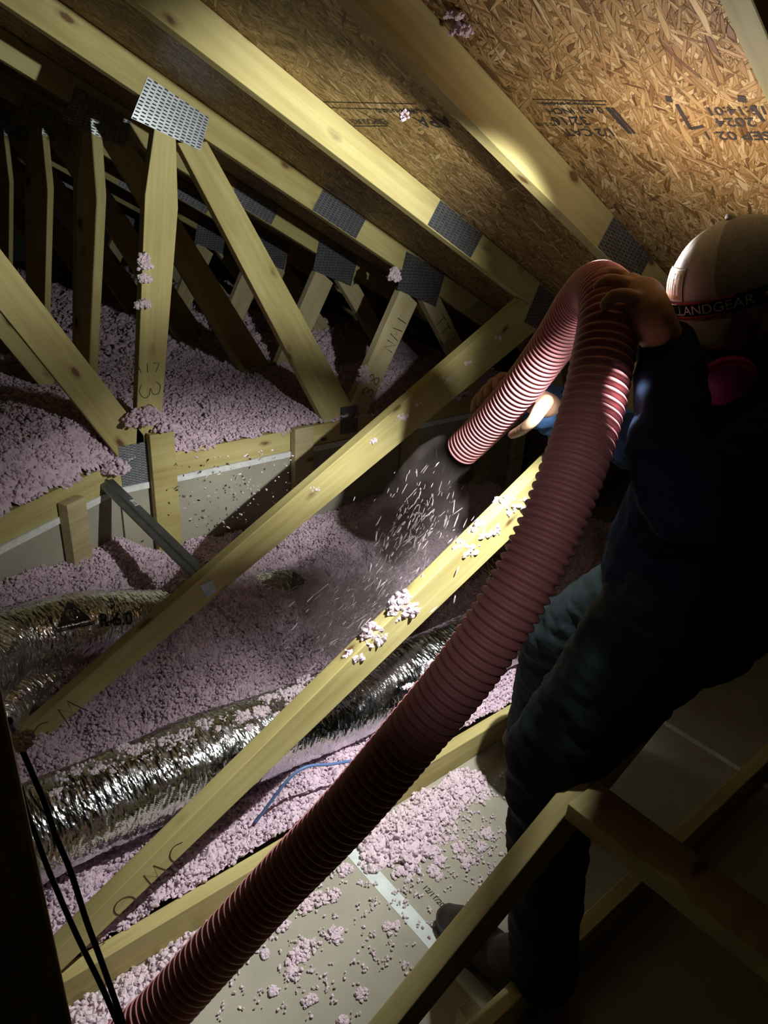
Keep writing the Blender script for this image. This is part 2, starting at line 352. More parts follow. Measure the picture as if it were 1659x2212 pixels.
# printing
def roof_text(body, px, py, size, extr=0):
    p = roof_pt(px, py) - ND*.0008
    place_mark('lettering', text_mesh(body, size, INK), frame(p, (0, 1, 0), UD), ceiling)
for body, px, py, s in (('SEP 02 1', 1590, 292, .034), ('2024', 1588, 263, .034), ('15:14:01', 1590, 238, .030), ('1/2 CAT', 1272, 285, .034), ('32/16', 1232, 260, .038), ('0.451 INCH', 1240, 238, .026),
                        ('SIZED FOR SPACING', 1225, 222, .013), ('PS 2-18', 1180, 268, .016), ('APA', 935, 262, .060), ('MILL 000', 905, 240, .020), ('RATED SHEATHING', 860, 238, .018), ('EXPOSURE 1', 790, 262, .030)):
    roof_text(body, px, py, s)
bmk = bmesh.new()
def bar(px0, py0, px1, py1, w):
    a = roof_pt(px0, py0) - ND*.0008; c = roof_pt(px1, py1) - ND*.0008; d = c-a; L = np.linalg.norm(d); d = d/L; s = np.cross(d, ND)*w/2
    bmk.faces.new([bmk.verts.new(Vector(p)) for p in (a-s, a+s, c+s, c-s)])
for q in ((1312, 232, 1362, 288, .010), (1322, 232, 1372, 288, .006), (1462, 225, 1492, 278, .007), (1492, 278, 1520, 272, .007), (1626, 228, 1650, 262, .006), (1438, 212, 1452, 214, .016), (1594, 212, 1612, 214, .016),
          (770, 236, 838, 272, .004), (838, 272, 765, 272, .004), (700, 220, 900, 224, .003), (1310, 218, 1150, 214, .002), (1310, 226, 1160, 222, .002), (700, 232, 840, 236, .003)):
    bar(*q)
place_mark('stamp_bars', bm_obj('x', bmk, INK).data, Matrix.Identity(4), ceiling)
bpy.data.objects.remove([o for o in COL.objects if o.name == 'x'][0])
p = atZ(942, 1942, .0008); place_mark('lettering', text_mesh('12/11/2024', .020, INK), frame(p, atZ(965, 1972, .0008)-atZ(920, 1925, .0008), -(atZ(935, 1960, 0)-atZ(950, 1945, 0))), floor)

# ------------------------------------------------------------------ roof trusses
def member(name, poly, yk, parent, mat_=WOOD, thick=.038, bevel=.0025):
    """an outline in the truss plane (world x, z) given thickness; the object's x runs along the grain"""
    P = np.array(poly, float); c = P.mean(0); u, s, vt = np.linalg.svd(P-c); d = vt[0]
    if d[0] < 0: d = -d
    nrm = np.array([-d[1], d[0]]); loc = np.stack([(P-c)@d, (P-c)@nrm], 1)
    bm = bmesh.new(); vs = [bm.verts.new((a, 0, z)) for a, z in loc]; f = bm.faces.new(vs)
    r = bmesh.ops.extrude_face_region(bm, geom=[f]); bmesh.ops.translate(bm, vec=(0, thick, 0), verts=[e for e in r['geom'] if isinstance(e, bmesh.types.BMVert)])
    if bevel: bmesh.ops.bevel(bm, geom=bm.edges[:], offset=bevel, segments=2, affect='EDGES', profile=.5)
    o = bm_obj(name, bm, mat_, parent)
    o.location = (c[0]-parent.location.x, yk-parent.location.y, c[1]-parent.location.z); o.rotation_euler = (0, -math.atan2(d[1], d[0]), 0); return o
def stick(p0, p1, w=.089):
    p0, p1 = np.array(p0, float), np.array(p1, float); d = (p1-p0)/np.linalg.norm(p1-p0); n = np.array([-d[1], d[0]])*w/2
    return [p0+n, p0-n, p1-n, p1+n]
def plate(yk, corners, parent, back=False, rows=(7, 16)):
    rows = (int(rows[0]*1.35), int(rows[1]*1.5))
    """pressed connector plate with rows of tooth slots; corners in (x,z)"""
    c = np.array(corners, float); a, b_, cc, d_ = c[0], c[1], c[2], c[3]
    V = []; F = []; MI = []; y0 = -.0016
    def add(v, f, mi):
        b0 = len(V); V.extend(v); F.extend([tuple(b0+k for k in q) for q in f]); MI.extend([mi]*len(f))
    def P(s, t, y): q = (a*(1-s)+b_*s)*(1-t) + (d_*(1-s)+cc*s)*t; return (q[0], y, q[1])
    add([P(0, 0, y0), P(1, 0, y0), P(1, 1, y0), P(0, 1, y0), P(0, 0, 0), P(1, 0, 0), P(1, 1, 0), P(0, 1, 0)], [(0, 1, 2, 3), (4, 7, 6, 5), (0, 4, 5, 1), (1, 5, 6, 2), (2, 6, 7, 3), (3, 7, 4, 0)], 0)
    ns, nt_ = rows
    for i in range(ns):
        for j in range(nt_):
            s = (i+.5)/ns; t = (j+.5 + (.25 if i % 2 else -.25))/nt_; hs = .34/ns; ht = .13/nt_
            add([P(s-hs, t-ht, y0-.0003), P(s+hs, t-ht, y0-.0003), P(s+hs, t+ht, y0-.0003), P(s-hs, t+ht, y0-.0003)], [(0, 1, 2, 3)], 1)
            hs2 = hs*1.15; e = t+ht*1.3
            add([P(s-hs2, e-ht*.9, y0-.0002), P(s+hs2, e-ht*.9, y0-.0002), P(s+hs2*.7, e, y0-.003), P(s-hs2*.7, e, y0-.003), P(s-hs2, e+ht*.7, y0-.0002), P(s+hs2, e+ht*.7, y0-.0002)], [(0, 1, 2, 3), (3, 2, 5, 4)], 0)
    V = np.array(V); F = np.array(F)
    loc = np.array([c[:, 0].mean()-parent.location.x, yk-parent.location.y, c[:, 1].mean()-parent.location.z])
    V = V - np.array([c[:, 0].mean(), 0, c[:, 1].mean()])
    o = bpy.data.objects.new('connector_plate', np_mesh('connector_plate', V, F, [GALV, SLOT], False, MI)); link(o, parent); o.location = Vector(loc); return o
RW = .0985                                          # vertical depth of a rafter on the slope
def rafter(k, parent, x0=-1.0, x1=4.6, mat_=WOOD, split=None):
    xs = [x0, x1] if split is None else [x0, split, x1]
    for a, c in zip(xs[:-1], xs[1:]):
        a2 = a + (.0006 if a != x0 else 0)
        member('top_chord', [(a2, zroof(a2)-.001), (a2, zroof(a2)-RW), (c, zroof(c)-RW), (c, zroof(c)-.001)], TY(k), parent, mat_)
def sl(x, off): return (x, zroof(x)-off)
def splice(k, parent, rows=(6, 14)):
    x0, x1 = 1.585, 1.785
    plate(TY(k), [sl(x0, .096), sl(x1, .096), (x1+.045, zroof(x1+.045)-.004), (x0+.045, zroof(x0+.045)-.004)], parent, rows=(9, 7))
DA, DM, DW = -1.54514+CAMZ, .52574, .09117          # upper edge of the long diagonal in the truss plane
def dz(x): return DA + DM*x
def mark(txt, size, w, k, p_xz, rdir, parent, mat_=INKB):
    y = TY(k)-.0007
    for i_, ch in enumerate(txt):
        o_ = (i_-(len(txt)-1)/2)*1.05*size; place_mark('handwriting', stroke_mesh(ch, size, w, mat_), frame((p_xz[0]+rdir[0]*o_/math.hypot(*rdir), y, p_xz[1]+rdir[1]*o_/math.hypot(*rdir)), (rdir[0], 0, rdir[1]), (-rdir[1], 0, rdir[0])), parent)

def low_truss(k, label):
    t = empty('roof_truss', (0, TY(k), 0), label, 'roof truss', 'roof trusses')
    rafter(k, t, split=1.70)
    member('web', [(0, dz(0)), (0, .092), (.085, .092), (2.20, dz(2.20)-DW), (2.22, zroof(2.22)-RW-.002), (2.07, zroof(2.07)-RW-.002)], TY(k), t)
    member('web', stick((2.245, 1.155), (2.70, .10)), TY(k), t, WOOD_PALE)
    member('bottom_chord', [(-.8, .0015), (-.8, .0895), (4.6, .0895), (4.6, .0015)], TY(k), t)
    splice(k, t)
    plate(TY(k), [(2.095, 1.195), (2.265, 1.125), (2.32, 1.24), (2.155, 1.325)], t, rows=(9, 8))
    return t
T4 = low_truss(4, 'nearest roof truss, its diagonal under the worker\'s knee at the bottom of the picture')
T3 = low_truss(3, 'roof truss whose diagonal crosses behind the pink hose over the foil duct')
T2 = low_truss(2, 'roof truss whose diagonal carries the grey steel brace')
member('web', [(-.025, .092), (.068, .092), (.068, zroof(.068)-RW-.002), (-.025, zroof(-.025)-RW-.002)], TY(4), T4, bevel=.004)
mark('W3', .075, .003, 2, (.345, dz(.345)-.048), (-.88, -.47), T2); mark('O', .055, .003, 3, (.30, dz(.30)-.05), (.88, .47), T3); mark('M', .055, .003, 3, (.37, dz(.37)-.045), (.88, .47), T3); mark('C', .06, .003, 3, (.43, dz(.43)-.05), (.88, .47), T3)

def high_truss(k, label, first=False):
    t = empty('roof_truss', (0, TY(k), 0), label, 'roof truss', 'roof trusses')
    rafter(k, t, split=1.70, mat_=WOOD)
    member('bottom_chord', [(.35 if k < 1 else .50, .618), (.35 if k < 1 else .50, .7045), (4.4, .7045), (4.4, .618)], TY(k), t)
    member('web', [(1.018, 1.745), (1.083, 1.745), (1.075, 1.514), (.945, .706), (.86, .706), (.97, 1.55)], TY(k), t)             # upright web
    member('web', [(1.086, 1.70), (1.185, 1.71), (1.80, .76), (1.80, .706), (1.66, .706)], TY(k), t)                             # long web to the second node
    member('web', [(-.10, 2.30), (.02, 2.28), (.90, .79), (.90, .706), (.815, .706), (.78, .77)], TY(k), t)                      # web towards the ridge
    member('web', [(2.035, 1.23), (2.13, 1.16), (1.878, .706), (1.79, .706), (1.79, .77)], TY(k), t, WOOD_PALE)
    member('web', [(2.14, 1.19), (2.25, 1.19), (2.63, .706), (2.52, .706)], TY(k), t, WOOD_PALE)
    splice(k, t)
    plate(TY(k), [(.945, 1.755), (1.16, 1.683), (1.195, 1.775), (1.005, 1.866)], t, rows=(9, 8))
    plate(TY(k), [(2.01, 1.222), (2.235, 1.14), (2.275, 1.275), (2.045, 1.372)], t, rows=(9, 8))
    plate(TY(k), [(.806, .618), (.90, .613), (.908, .766), (.806, .766)], t, rows=(6, 11))
    plate(TY(k), [(1.739, .645), (1.833, .64), (1.831, .760), (1.737, .763)], t, rows=(7, 9))
    return t
T1 = high_truss(1, 'roof truss over the short drywall wall, with the shiny connector plate')
mark('A17', .030, .0025, 1, (.935, 1.02), (1, -.05), T1, INK); mark('3', .075, .0025, 1, (.935, .935), (.1, -1), T1, INK); mark('9', .05, .0025, 1, (.915, .875), (.2, -1), T1, INK)
mark('NM1', .055, .0035, 1, (2.02, 1.05), (.5, .87), T1, INK); mark('38', .055, .0035, 1, (1.90, .84), (.5, .87), T1, INK); mark('TTV', .05, .0035, 1, (2.31, 1.03), (.62, -.78), T1, INK)
FAR = ['roof truss directly behind the one on the drywall wall', 'third roof truss behind the drywall wall, dim between the webs', 'fourth roof truss back, in near darkness at the left', 'fifth roof truss back, barely lit at the left edge', 'farthest roof truss in the dark at the left']
def copy_tree(o, parent=None, top=True):
    c = o.copy(); COL.objects.link(c)
    if parent is not None: c.parent = parent
    for ch in list(o.children): copy_tree(ch, c)
    return c
T0 = high_truss(0, FAR[0])
for k in range(1, 5):
    c = copy_tree(T0); c.location.y = TY(-k); c['label'] = FAR[k]
# near end of the trusses: the lateral brace nailed to the nearest diagonal
bl = empty('lateral_brace', (.93, .0, .63), 'dark board running off the nearest diagonal to the lower right', 'timber')
box_obj('board', (-.03, -.55, -.019), (.06, .487, .019), WOOD, bl, .002)
# short studs of the wall
def stud(px, pytop, label, w=.089, ztop=None, z0=.0, mat_=WOOD_PALE):
    p = atY(px, pytop, Y1-.038); zt = p[2] if ztop is None else ztop
    t = setp(box_obj('wall_stud', (p[0]-w/2, Y1-.0385, z0), (p[0]+w/2, Y1-.0008 if zt > 2 else Y1-.0068, zt), mat_, bevel=.003), label, 'stud', 'studs of the short wall', 'thing'); return t
stud(350, 936, 'tall warm toned stud with a pink clump on its top end', mat_=WOOD); stud(658, 924, 'grey pine stud under the small connector plate')
stud(892, 935, 'stud seen below the lit diagonal, left of the hose mouth'); stud(1050, 960, 'dim stud right behind the hose mouth', ztop=.72)
S5 = stud(1128, 930, 'stud carrying the black insulation depth ruler', ztop=.74)
stud(1265, 1000, 'stud hidden mostly behind the pink hose', ztop=.70)
o = angled_box('wall_stud', .515, .595, .0085, .046, .0, .665, WOOD_PALE, .003); setp(o, 'grey weathered stud of the angled wall under a pink mound', 'stud', 'studs of the short wall', 'thing')

# insulation depth ruler on a stud
p = atY(1133, 1010, Y1-.0395); rl = empty('depth_ruler', (p[0], Y1-.0395, .36), 'black and white insulation depth card stapled to a stud', 'card')
rl_w = .05; box_obj('card', (-rl_w/2, -.001, -.30), (rl_w/2, .0005, .17), BLACK, rl); box_obj('card_top', (-rl_w/2, -.0014, .17), (rl_w/2, .0003, .205), LABELW, rl)
for i, s in enumerate(('-22', '-20', '-18', '-16')):
    me = text_mesh(s, .026, WHITE); o = bpy.data.objects.new('lettering', me); link(o, rl); o.location = (.0, -.0016, .13-.055*i); o.rotation_euler = (math.pi/2, 0, 0)

# grey steel brace from the diagonal to the wall
pn = atY(452, 1258, TY(2)-.004); pf = atY(228, 1038, Y1-.01)
br = empty('steel_brace', pn, 'grey steel channel bracing the diagonal back to the wall', 'brace')
d = pf-pn; L = np.linalg.norm(d); d /= L; sv = np.cross(d, (0, 0, 1)); sv /= np.linalg.norm(sv); uv = np.cross(sv, d)
bm = bmesh.new(); prof = [(-.026, .012), (-.026, 0), (-.008, 0), (-.005, -.007), (.005, -.007), (.008, 0), (.026, 0), (.026, .012)]
prev = None
for s in (0.03, L):
    ring = [bm.verts.new(Vector(d*s + sv*a + uv*(-h))) for a, h in prof] + [bm.verts.new(Vector(d*s + sv*a*.96 + uv*(-h-.0015 if 0 else -h-.0014))) for a, h in reversed(prof)]
    if prev:
        for i in range(len(ring)): bm.faces.new((prev[i], prev[(i+1) % len(ring)], ring[(i+1) % len(ring)], ring[i]))
    prev = ring
bm_obj('channel', bm, STEEL, br)
bm = bmesh.new(); q = [atY(x, y, TY(2)-.0025) - pn for x, y in ((432, 1266), (458, 1252), (470, 1276), (446, 1292))]
vs = [bm.verts.new(Vector(a)) for a in q]; f = bm.faces.new(vs); r = bmesh.ops.extrude_face_region(bm, geom=[f]); bmesh.ops.translate(bm, vec=(0, .0022, 0), verts=[e for e in r['geom'] if isinstance(e, bmesh.types.BMVert)])
bm_obj('end_tab', bm, GALV, br)
ps = pn*.25 + pf*.75 - pn; o = place_mark('sticker', np_mesh('sticker', [(-.019, -.010, 0), (.019, -.010, 0), (.019, .010, 0), (-.019, .010, 0)], np.array([[0, 1, 2, 3]]), LABELW), frame(pn + d*L*.74 - uv*0 + uv*.0018*1 + sv*.014, d, np.cross(uv, d)), br)
for i in range(3):
    place_mark('lettering', np_mesh('bars', [(-.014, -.006+i*.005, .0004), (.006+.003*i, -.006+i*.005, .0004), (.006+.003*i, -.004+i*.005, .0004), (-.014, -.004+i*.005, .0004)], np.array([[0, 1, 2, 3]]), INK), o.matrix_world.copy(), o)

# nails that missed the rafter
for i, (px, py, ln) in enumerate(((702, 245, .035), (736, 270, .022), (750, 290, .030), (768, 300, .030), (785, 318, .034), (805, 330, .026), (822, 338, .03), (848, 350, .034), (602, 345, .02), (617, 360, .03))):
    p = roof_pt(px, py); bm = bmesh.new(); bmesh.ops.create_cone(bm, segments=7, radius1=.0006, radius2=.0016, depth=ln, cap_ends=True)
    o = bm_obj('roofing_nail', bm, STEEL); o.location = Vector(p - np.array([0, 0, ln/2]) - ND*.001); o.rotation_euler = (.1*math.sin(i*3), .12*math.cos(i*5), 0)
    setp(o, 'roofing nail point sticking down through the boards beside a rafter', 'nail', 'roofing nails beside the rafters', 'thing')

# ------------------------------------------------------------------ insulation
def ico(sub, seed, amp):
    bm = bmesh.new(); bmesh.ops.create_icosphere(bm, subdivisions=sub, radius=1.0); bm.verts.ensure_lookup_table()
    V = np.array([v.co[:] for v in bm.verts]); F = np.array([[v.index for v in f.verts] for f in bm.faces]); bm.free()
    rr = np.random.default_rng(seed); V = V*(1 + amp*(rr.random((len(V), 1))*2-1)) * (1+.35*(rr.random((1, 3))-.5)); return V, F
TEMP2 = [ico(2, s, .34) for s in range(6)]; TEMP1 = [ico(1, s+50, .40) for s in range(6)]
def rand_rot(n, rng):
    q = rng.normal(size=(n, 4)); q /= np.linalg.norm(q, axis=1, keepdims=True); w, x, y, z = q.T
    return np.stack([1-2*(y*y+z*z), 2*(x*y-z*w), 2*(x*z+y*w), 2*(x*y+z*w), 1-2*(x*x+z*z), 2*(y*z-x*w), 2*(x*z-y*w), 2*(y*z+x*w), 1-2*(x*x+y*y)], 1).reshape(n, 3, 3)
def granules(C, R, rng, temps=TEMP1, stretch=None):
    """one mesh of wool granules at centres C with radii R"""
    C = np.asarray(C); R = np.asarray(R); VV = []; FF = []; base = 0; pick = rng.integers(0, len(temps), len(C))
    for k, (tv, tf) in enumerate(temps):
        idx = np.where(pick == k)[0]
        if not len(idx): continue
        M = rand_rot(len(idx), rng)*R[idx][:, None, None]
        tt = tv[None] if stretch is None else tv[None]*np.stack([np.ones(len(idx)), np.ones(len(idx)), stretch[idx]], 1)[:, None, :]
        W = np.einsum('nij,nkj->nki', M, np.broadcast_to(tt, (len(idx),)+tv.shape)) + C[idx][:, None, :]
        VV.append(W.reshape(-1, 3)); FF.append((tf[None] + base + np.arange(len(idx))[:, None, None]*len(tv)).reshape(-1, 3)); base += len(idx)*len(tv)
    return np.concatenate(VV), np.concatenate(FF)
def wool_bed(name, hfun, mask, x0, x1, y0, y1, step, gspace, grad, seed, label, mat_=PINK, temps=TEMP1, lift=.3):
    rng = np.random.default_rng(seed)
    xs = np.arange(x0, x1+step, step); ys = np.arange(y0, y1+step, step); X, Yg = np.meshgrid(xs, ys, indexing='ij'); m = mask(X, Yg)
    Z = hfun(X, Yg); P = np.stack([X, Yg, Z], -1)
    Z = Z + .010*fbm(np.stack([X*45, Yg*45, X*0], -1), 3, seed, .6) + .014*fbm(np.stack([X*13, Yg*13, X*0+5], -1), 2, seed+3)
    idx = np.arange(X.size).reshape(X.shape); V = np.stack([X, Yg, Z], -1).reshape(-1, 3)
    quad = np.stack([idx[:-1, :-1], idx[1:, :-1], idx[1:, 1:], idx[:-1, 1:]], -1); ok = m[:-1, :-1] & m[1:, :-1] & m[1:, 1:] & m[:-1, 1:]; Q = quad[ok]
    used = np.unique(Q); remap = -np.ones(len(V), int); remap[used] = np.arange(len(used)); V2 = V[used]; Q = remap[Q]
    n = int((x1-x0)*(y1-y0)/gspace**2); gx = rng.uniform(x0, x1, n); gy = rng.uniform(y0, y1, n); mk = mask(gx, gy); gx, gy = gx[mk], gy[mk]
    gz = hfun(gx, gy) + .014*fbm(np.stack([gx*13, gy*13, gx*0+5], -1), 2, seed+3) + .012*rng.random(len(gx))*lift*3
    R = grad*(.55+.9*rng.random(len(gx))**2)
    GV, GF = granules(np.stack([gx, gy, gz], 1), R, rng, temps)
    tri = np.concatenate([Q[:, [0, 1, 2]], Q[:, [0, 2, 3]]]); V3 = np.concatenate([V2, GV]); F3 = np.concatenate([tri, GF+len(V2)])
    o = mesh_obj(name, V3, F3, mat_, smooth=False); return setp(o, label, 'insulation', kind='stuff')
def gauss_h(ctrl, sig):
    C = np.array(ctrl, float)
    def f(X, Y):
        X = np.asarray(X); Y = np.asarray(Y); num = 0; den = 1e-9
        for cx, cy, cz in C:
            w = np.exp(-((X-cx)**2+(Y-cy)**2)/(2*sig*sig)) + 1e-7; num = num + w*cz; den = den + w
        return num/den
    return f
def wall_line(x): return np.where(x < .80, A0[1] + (x-A0[0])*AD[1]/AD[0], Y1+.002)
bedc = [(.2, 1.98, .56), (.3, 2.03, .55), (.45, 2.11, .51), (.55, 2.17, .46), (.65, 2.22, .43), (1.02, 2.28, .335), (1.18, 2.28, .32), (1.45, 2.28, .30), (1.67, 2.28, .30), (1.93, 2.28, .30), (2.21, 2.28, .27), (2.64, 2.28, .24), (2.85, 2.28, .12), (3.1, 2.28, .04),
        (.1, 1.9, .33), (.35, 1.92, .33), (.6, 2.0, .33), (.80, 2.0, .385), (.93, 2.0, .395), (1.04, 2.0, .37), (1.22, 1.97, .25), (1.42, 2.0, .33), (1.55, 2.0, .33), (1.7, 2.05, .31), (2.0, 2.05, .27), (2.4, 2.05, .22), (2.8, 2.0, .12),
        (.1, 1.8, .22), (.4, 1.8, .20), (.7, 1.8, .22), (1.0, 1.8, .22), (1.4, 1.8, .2), (1.8, 1.8, .18), (2.3, 1.8, .15), (.1, 1.6, .2), (.4, 1.6, .19), (.7, 1.6, .19), (1.0, 1.6, .18), (1.4, 1.6, .17), (1.8, 1.6, .15), (2.3, 1.6, .12),
        (.1, 1.4, .12), (.6, 1.4, .12), (1.1, 1.4, .10), (1.6, 1.4, .12), (2.2, 1.4, .1), (.1, 1.22, .11), (.6, 1.22, .10), (1.1, 1.22, .115), (1.6, 1.2, .12), (2.2, 1.2, .1), (.1, 1.15, .095), (.35, 1.15, .092), (.6, 1.15, .092), (.85, 1.15, .095), (1.1, 1.15, .10), (1.6, 1.15, .08), (2.2, 1.15, .06)]
hb = gauss_h(bedc, .10)
bed = wool_bed('blown_insulation', hb, lambda X, Y: (Y > 1.136) & (Y < wall_line(X)-.004), -.05, 3.0, 1.134, 2.315, .006, .0066, .0050, 3, 'bed of pink blown insulation around the foil ducts below the wall')
pc = [(.2, 2.2, .84), (.3, 2.2, .84), (.45, 2.2, .84), (.6, 2.32, .85), (.7, 2.6, .86), (.9, 2.40, .80), (1.0, 2.36, .76), (1.2, 2.36, .735), (1.5, 2.36, .735), (1.75, 2.36, .72), (2.1, 2.36, .72), (2.6, 2.36, .71), (1.2, 2.7, .80), (1.6, 2.7, .79), (2.1, 2.7, .76), (2.7, 2.7, .74), (1.0, 3.2, .80), (1.7, 3.2, .80), (2.4, 3.2, .78), (1.5, 4.2, .82), (2.5, 4.2, .8), (1.5, 5.5, .82), (3, 5.5, .8), (.5, 3.2, .84)]
hp0 = gauss_h(pc, .16)
def hp(X, Y):
    s_ = np.clip((np.asarray(Y)-wall_line(np.asarray(X))+.004)/.10, 0, 1)**.85
    return .706 + (hp0(X, Y)-.706)*s_
plat = wool_bed('blown_insulation', hp, lambda X, Y: (Y > wall_line(X)-.010 + 0.008*fbm(np.stack([np.asarray(X)*12, np.asarray(Y)*3, np.asarray(X)*0], -1), 2, 71)) & (X > .05), .05, 2.9, 1.92, 3.3, .0085, .0088, .0064, 5, 'pink blown insulation heaped on the raised ceiling behind the short wall')
wool_bed('blown_insulation', hp, lambda X, Y: X > -1, .3, 2.85, 3.3, 6.4, .03, .024, .014, 6, 'dim far stretch of blown insulation between the back trusses')
# pink drifts on the camera side of the low chord
def drift(poly, hmax, soft):
    P = np.array(poly, float)
    def sd(X, Y):
        X = np.asarray(X, float); Y = np.asarray(Y, float); ins = np.zeros(X.shape, bool); dm = np.full(X.shape, 9.0)
        for i in range(len(P)):
            (x1, y1), (x2, y2) = P[i], P[(i+1) % len(P)]
            cond = ((y1 > Y) != (y2 > Y)) & (X < (x2-x1)*(Y-y1)/(y2-y1+1e-12)+x1); ins ^= cond
            t = np.clip(((X-x1)*(x2-x1)+(Y-y1)*(y2-y1))/((x2-x1)**2+(y2-y1)**2+1e-12), 0, 1); dm = np.minimum(dm, np.hypot(X-x1-t*(x2-x1), Y-y1-t*(y2-y1)))
        return np.where(ins, dm, -dm)
    def h(X, Y): return np.clip(sd(X, Y)/soft, 0, 1)**.6*hmax - .004
    def mask(X, Y): return sd(X, Y) + .035*fbm(np.stack([np.asarray(X)*16, np.asarray(Y)*16, np.asarray(X)*0], -1), 3, 9) > .0
    return h, mask
h1, m1 = drift([(-.1, 1.097), (.62, 1.097), (.56, 1.0), (.42, 1.005), (.30, .97), (.20, .93), (.1, .9), (-.1, .9)], .055, .08)
wool_bed('blown_insulation', h1, lambda X, Y: m1(X, Y) & (Y < 1.096), -.1, .7, .85, 1.096, .007, .0078, .006, 12, 'pink insulation drift at the lower left below the chord', PINK_PALE)
p_ = [atZ(x, y, .01)[:2] for x, y in ((735, 1800), (850, 1700), (1000, 1630), (1050, 1690), (985, 1790), (920, 1860), (800, 1880))]
h2, m2 = drift([(a, min(c, 1.096)) for a, c in p_], .03, .10)
wool_bed('blown_insulation', h2, lambda X, Y: m2(X, Y) & (Y < 1.096), .5, 1.6, .7, 1.096, .007, .0078, .006, 13, 'pink insulation patch right of the hose on the bare drywall', PINK_PALE)
# loose crumbs on the drywall
cr = np.random.default_rng(5); Cc = []; Rc = []
for (a, c, s, n) in ((960, 1830, 70, 60), (1000, 1760, 60, 60), (880, 1900, 90, 40), (760, 1980, 110, 40), (650, 2060, 120, 40), (700, 2150, 120, 26), (900, 2060, 60, 14), (560, 2150, 80, 18), (1060, 1850, 50, 30), (640, 1900, 90, 40)):
    for _ in range(n):
        px, py = cr.normal(a, s), cr.normal(c, s*.8); q = atZ(px, py, .004)
        if q[1] > 1.09: continue
        kk = cr.integers(1, 7)
        for _2 in range(kk): Cc.append(q + np.array([cr.normal(0, .005), cr.normal(0, .005), abs(cr.normal(0, .002))])); Rc.append(cr.uniform(.0018, .0042))
V, F = granules(np.array(Cc), np.array(Rc), cr); setp(mesh_obj('insulation_crumbs', V, F, PINK_PALE), 'scattered crumbs of pale pink insulation on the bare drywall', 'insulation', kind='stuff')
# clumps that can be picked up one by one
def clump(center, size, n, label, group=None, mat_=PINK_PALE, gr=(.005, .009), seed=None):
    rng = np.random.default_rng(seed if seed is not None else int(abs(center[0])*1e4+abs(center[2])*1e3) % 99991)
    q = rng.normal(size=(n, 3)); q /= np.linalg.norm(q, axis=1, keepdims=True); q *= (rng.random((n, 1))**.4); q[:, 2] = np.abs(q[:, 2])*1.0-.15
    C = q*np.array(size) + 0; R = rng.uniform(*gr, n); V, F = granules(C, R, rng, TEMP2 if n < 60 else TEMP1)
    o = bpy.data.objects.new('insulation_clump', np_mesh('insulation_clump', V, F, mat_)); link(o); o.location = Vector(center)
    return setp(o, label, 'insulation clump', group or 'clumps of pink insulation', 'thing')
def on_diag(px, py, k): p = atY(px, py, TY(k)+.019); return np.array([p[0], TY(k)+.019, dz(p[0])+.008])
clump(on_diag(1045, 1165, 3), (.062, .024, .045), 260, 'pink clump highest on the diagonal behind the hose'); clump(on_diag(1003, 1190, 3), (.050, .024, .042), 190, 'pink clump just below the highest one on that diagonal')
clump(on_diag(868, 1312, 3), (.052, .028, .062), 300, 'largest pink clump on the diagonal, hanging over its front edge'); clump(on_diag(806, 1380, 3), (.044, .024, .050), 210, 'rounded pink clump next below the largest on the diagonal')
clump(on_diag(766, 1418, 3), (.042, .022, .022), 100, 'small flat pink clump lowest of the four on the diagonal')
clump(on_diag(1100, 1110, 3), (.08, .03, .05), 120, 'dim pink heap where the diagonal meets the hose')
for i, (px, py, s, lab) in enumerate(((674, 1072, .030, 'pink clump on the middle of the long lit diagonal'), (800, 975, .018, 'pink crumbs on the lit diagonal left of the hose mouth'), (860, 925, .030, 'pale clump on the lit diagonal beneath the small plate'), (895, 870, .028, 'pale clump on the lit diagonal, second above the small plate'),
        (955, 815, .035, 'fluffy clump on the upper lit diagonal'), (1000, 785, .030, 'fluffy clump on the upper lit diagonal near its end'), (1065, 740, .022, 'clump highest on the lit diagonal'))):
    q = on_diag(px, py, 2); clump(q, (s*1.35, .020, s*.95), int(50+s*3200), lab)
pk = np.array([1.0, Y1-.004, 0])
q = atY(312, 908, Y1-.03); clump(q, (.075, .05, .05), 320, 'bright pink heap on top of the tall stud', mat_=PINK, gr=(.005, .009)); q = atY(362, 925, Y1-.03); clump(q, (.05, .03, .022), 90, 'small pink clump spilling right off the tall stud', mat_=PINK)
q = atY(250, 1015, Y1-.03); clump(q, (.05, .035, .04), 170, 'pink clump against the lower left connector plate', mat_=PINK, gr=(.005, .009))
q = atY(313, 575, Y1-.004); clump(q, (.022, .016, .05), 90, 'pink tuft stuck high on the upright web'); q = atY(312, 605, Y1-.004); clump(q, (.022, .014, .02), 40, 'pink tuft stuck under the high one on the upright web'); q = atY(310, 660, Y1-.004); clump(q, (.028, .014, .022), 50, 'pink tuft stuck lower on the upright web')
q = atY(852, 600, Y1-.004); clump(q, (.03, .02, .05), 100, 'pink tuft beside the dim connector plate at the centre')
q = atY(785, 820, Y1-.004); clump(q, (.03, .02, .075), 150, 'pink tuft lying along the short web above the small plate', mat_=PINK)
q = roof_pt(985, 22)-ND*.01; clump(q, (.016, .016, .012), 26, 'pink tuft on the sheathing beside the big rafter, upper one', mat_=PINK, gr=(.003, .005)); q = roof_pt(1000, 55)-ND*.012; clump(q, (.022, .020, .016), 44, 'pink tuft on the sheathing beside the big rafter, lower one', mat_=PINK, gr=(.003, .005))
q = roof_pt(915, 150)-ND*.1; clump(q, (.012, .008, .02), 22, 'pink wisp hanging under the big rafter', gr=(.002, .004)); q = roof_pt(1322, 462)-ND*.095
q = atD(46, 1603, .62); clump(q, (.010, .008, .012), 30, 'pink tuft caught on the dark post and cable', gr=(.0025, .004))
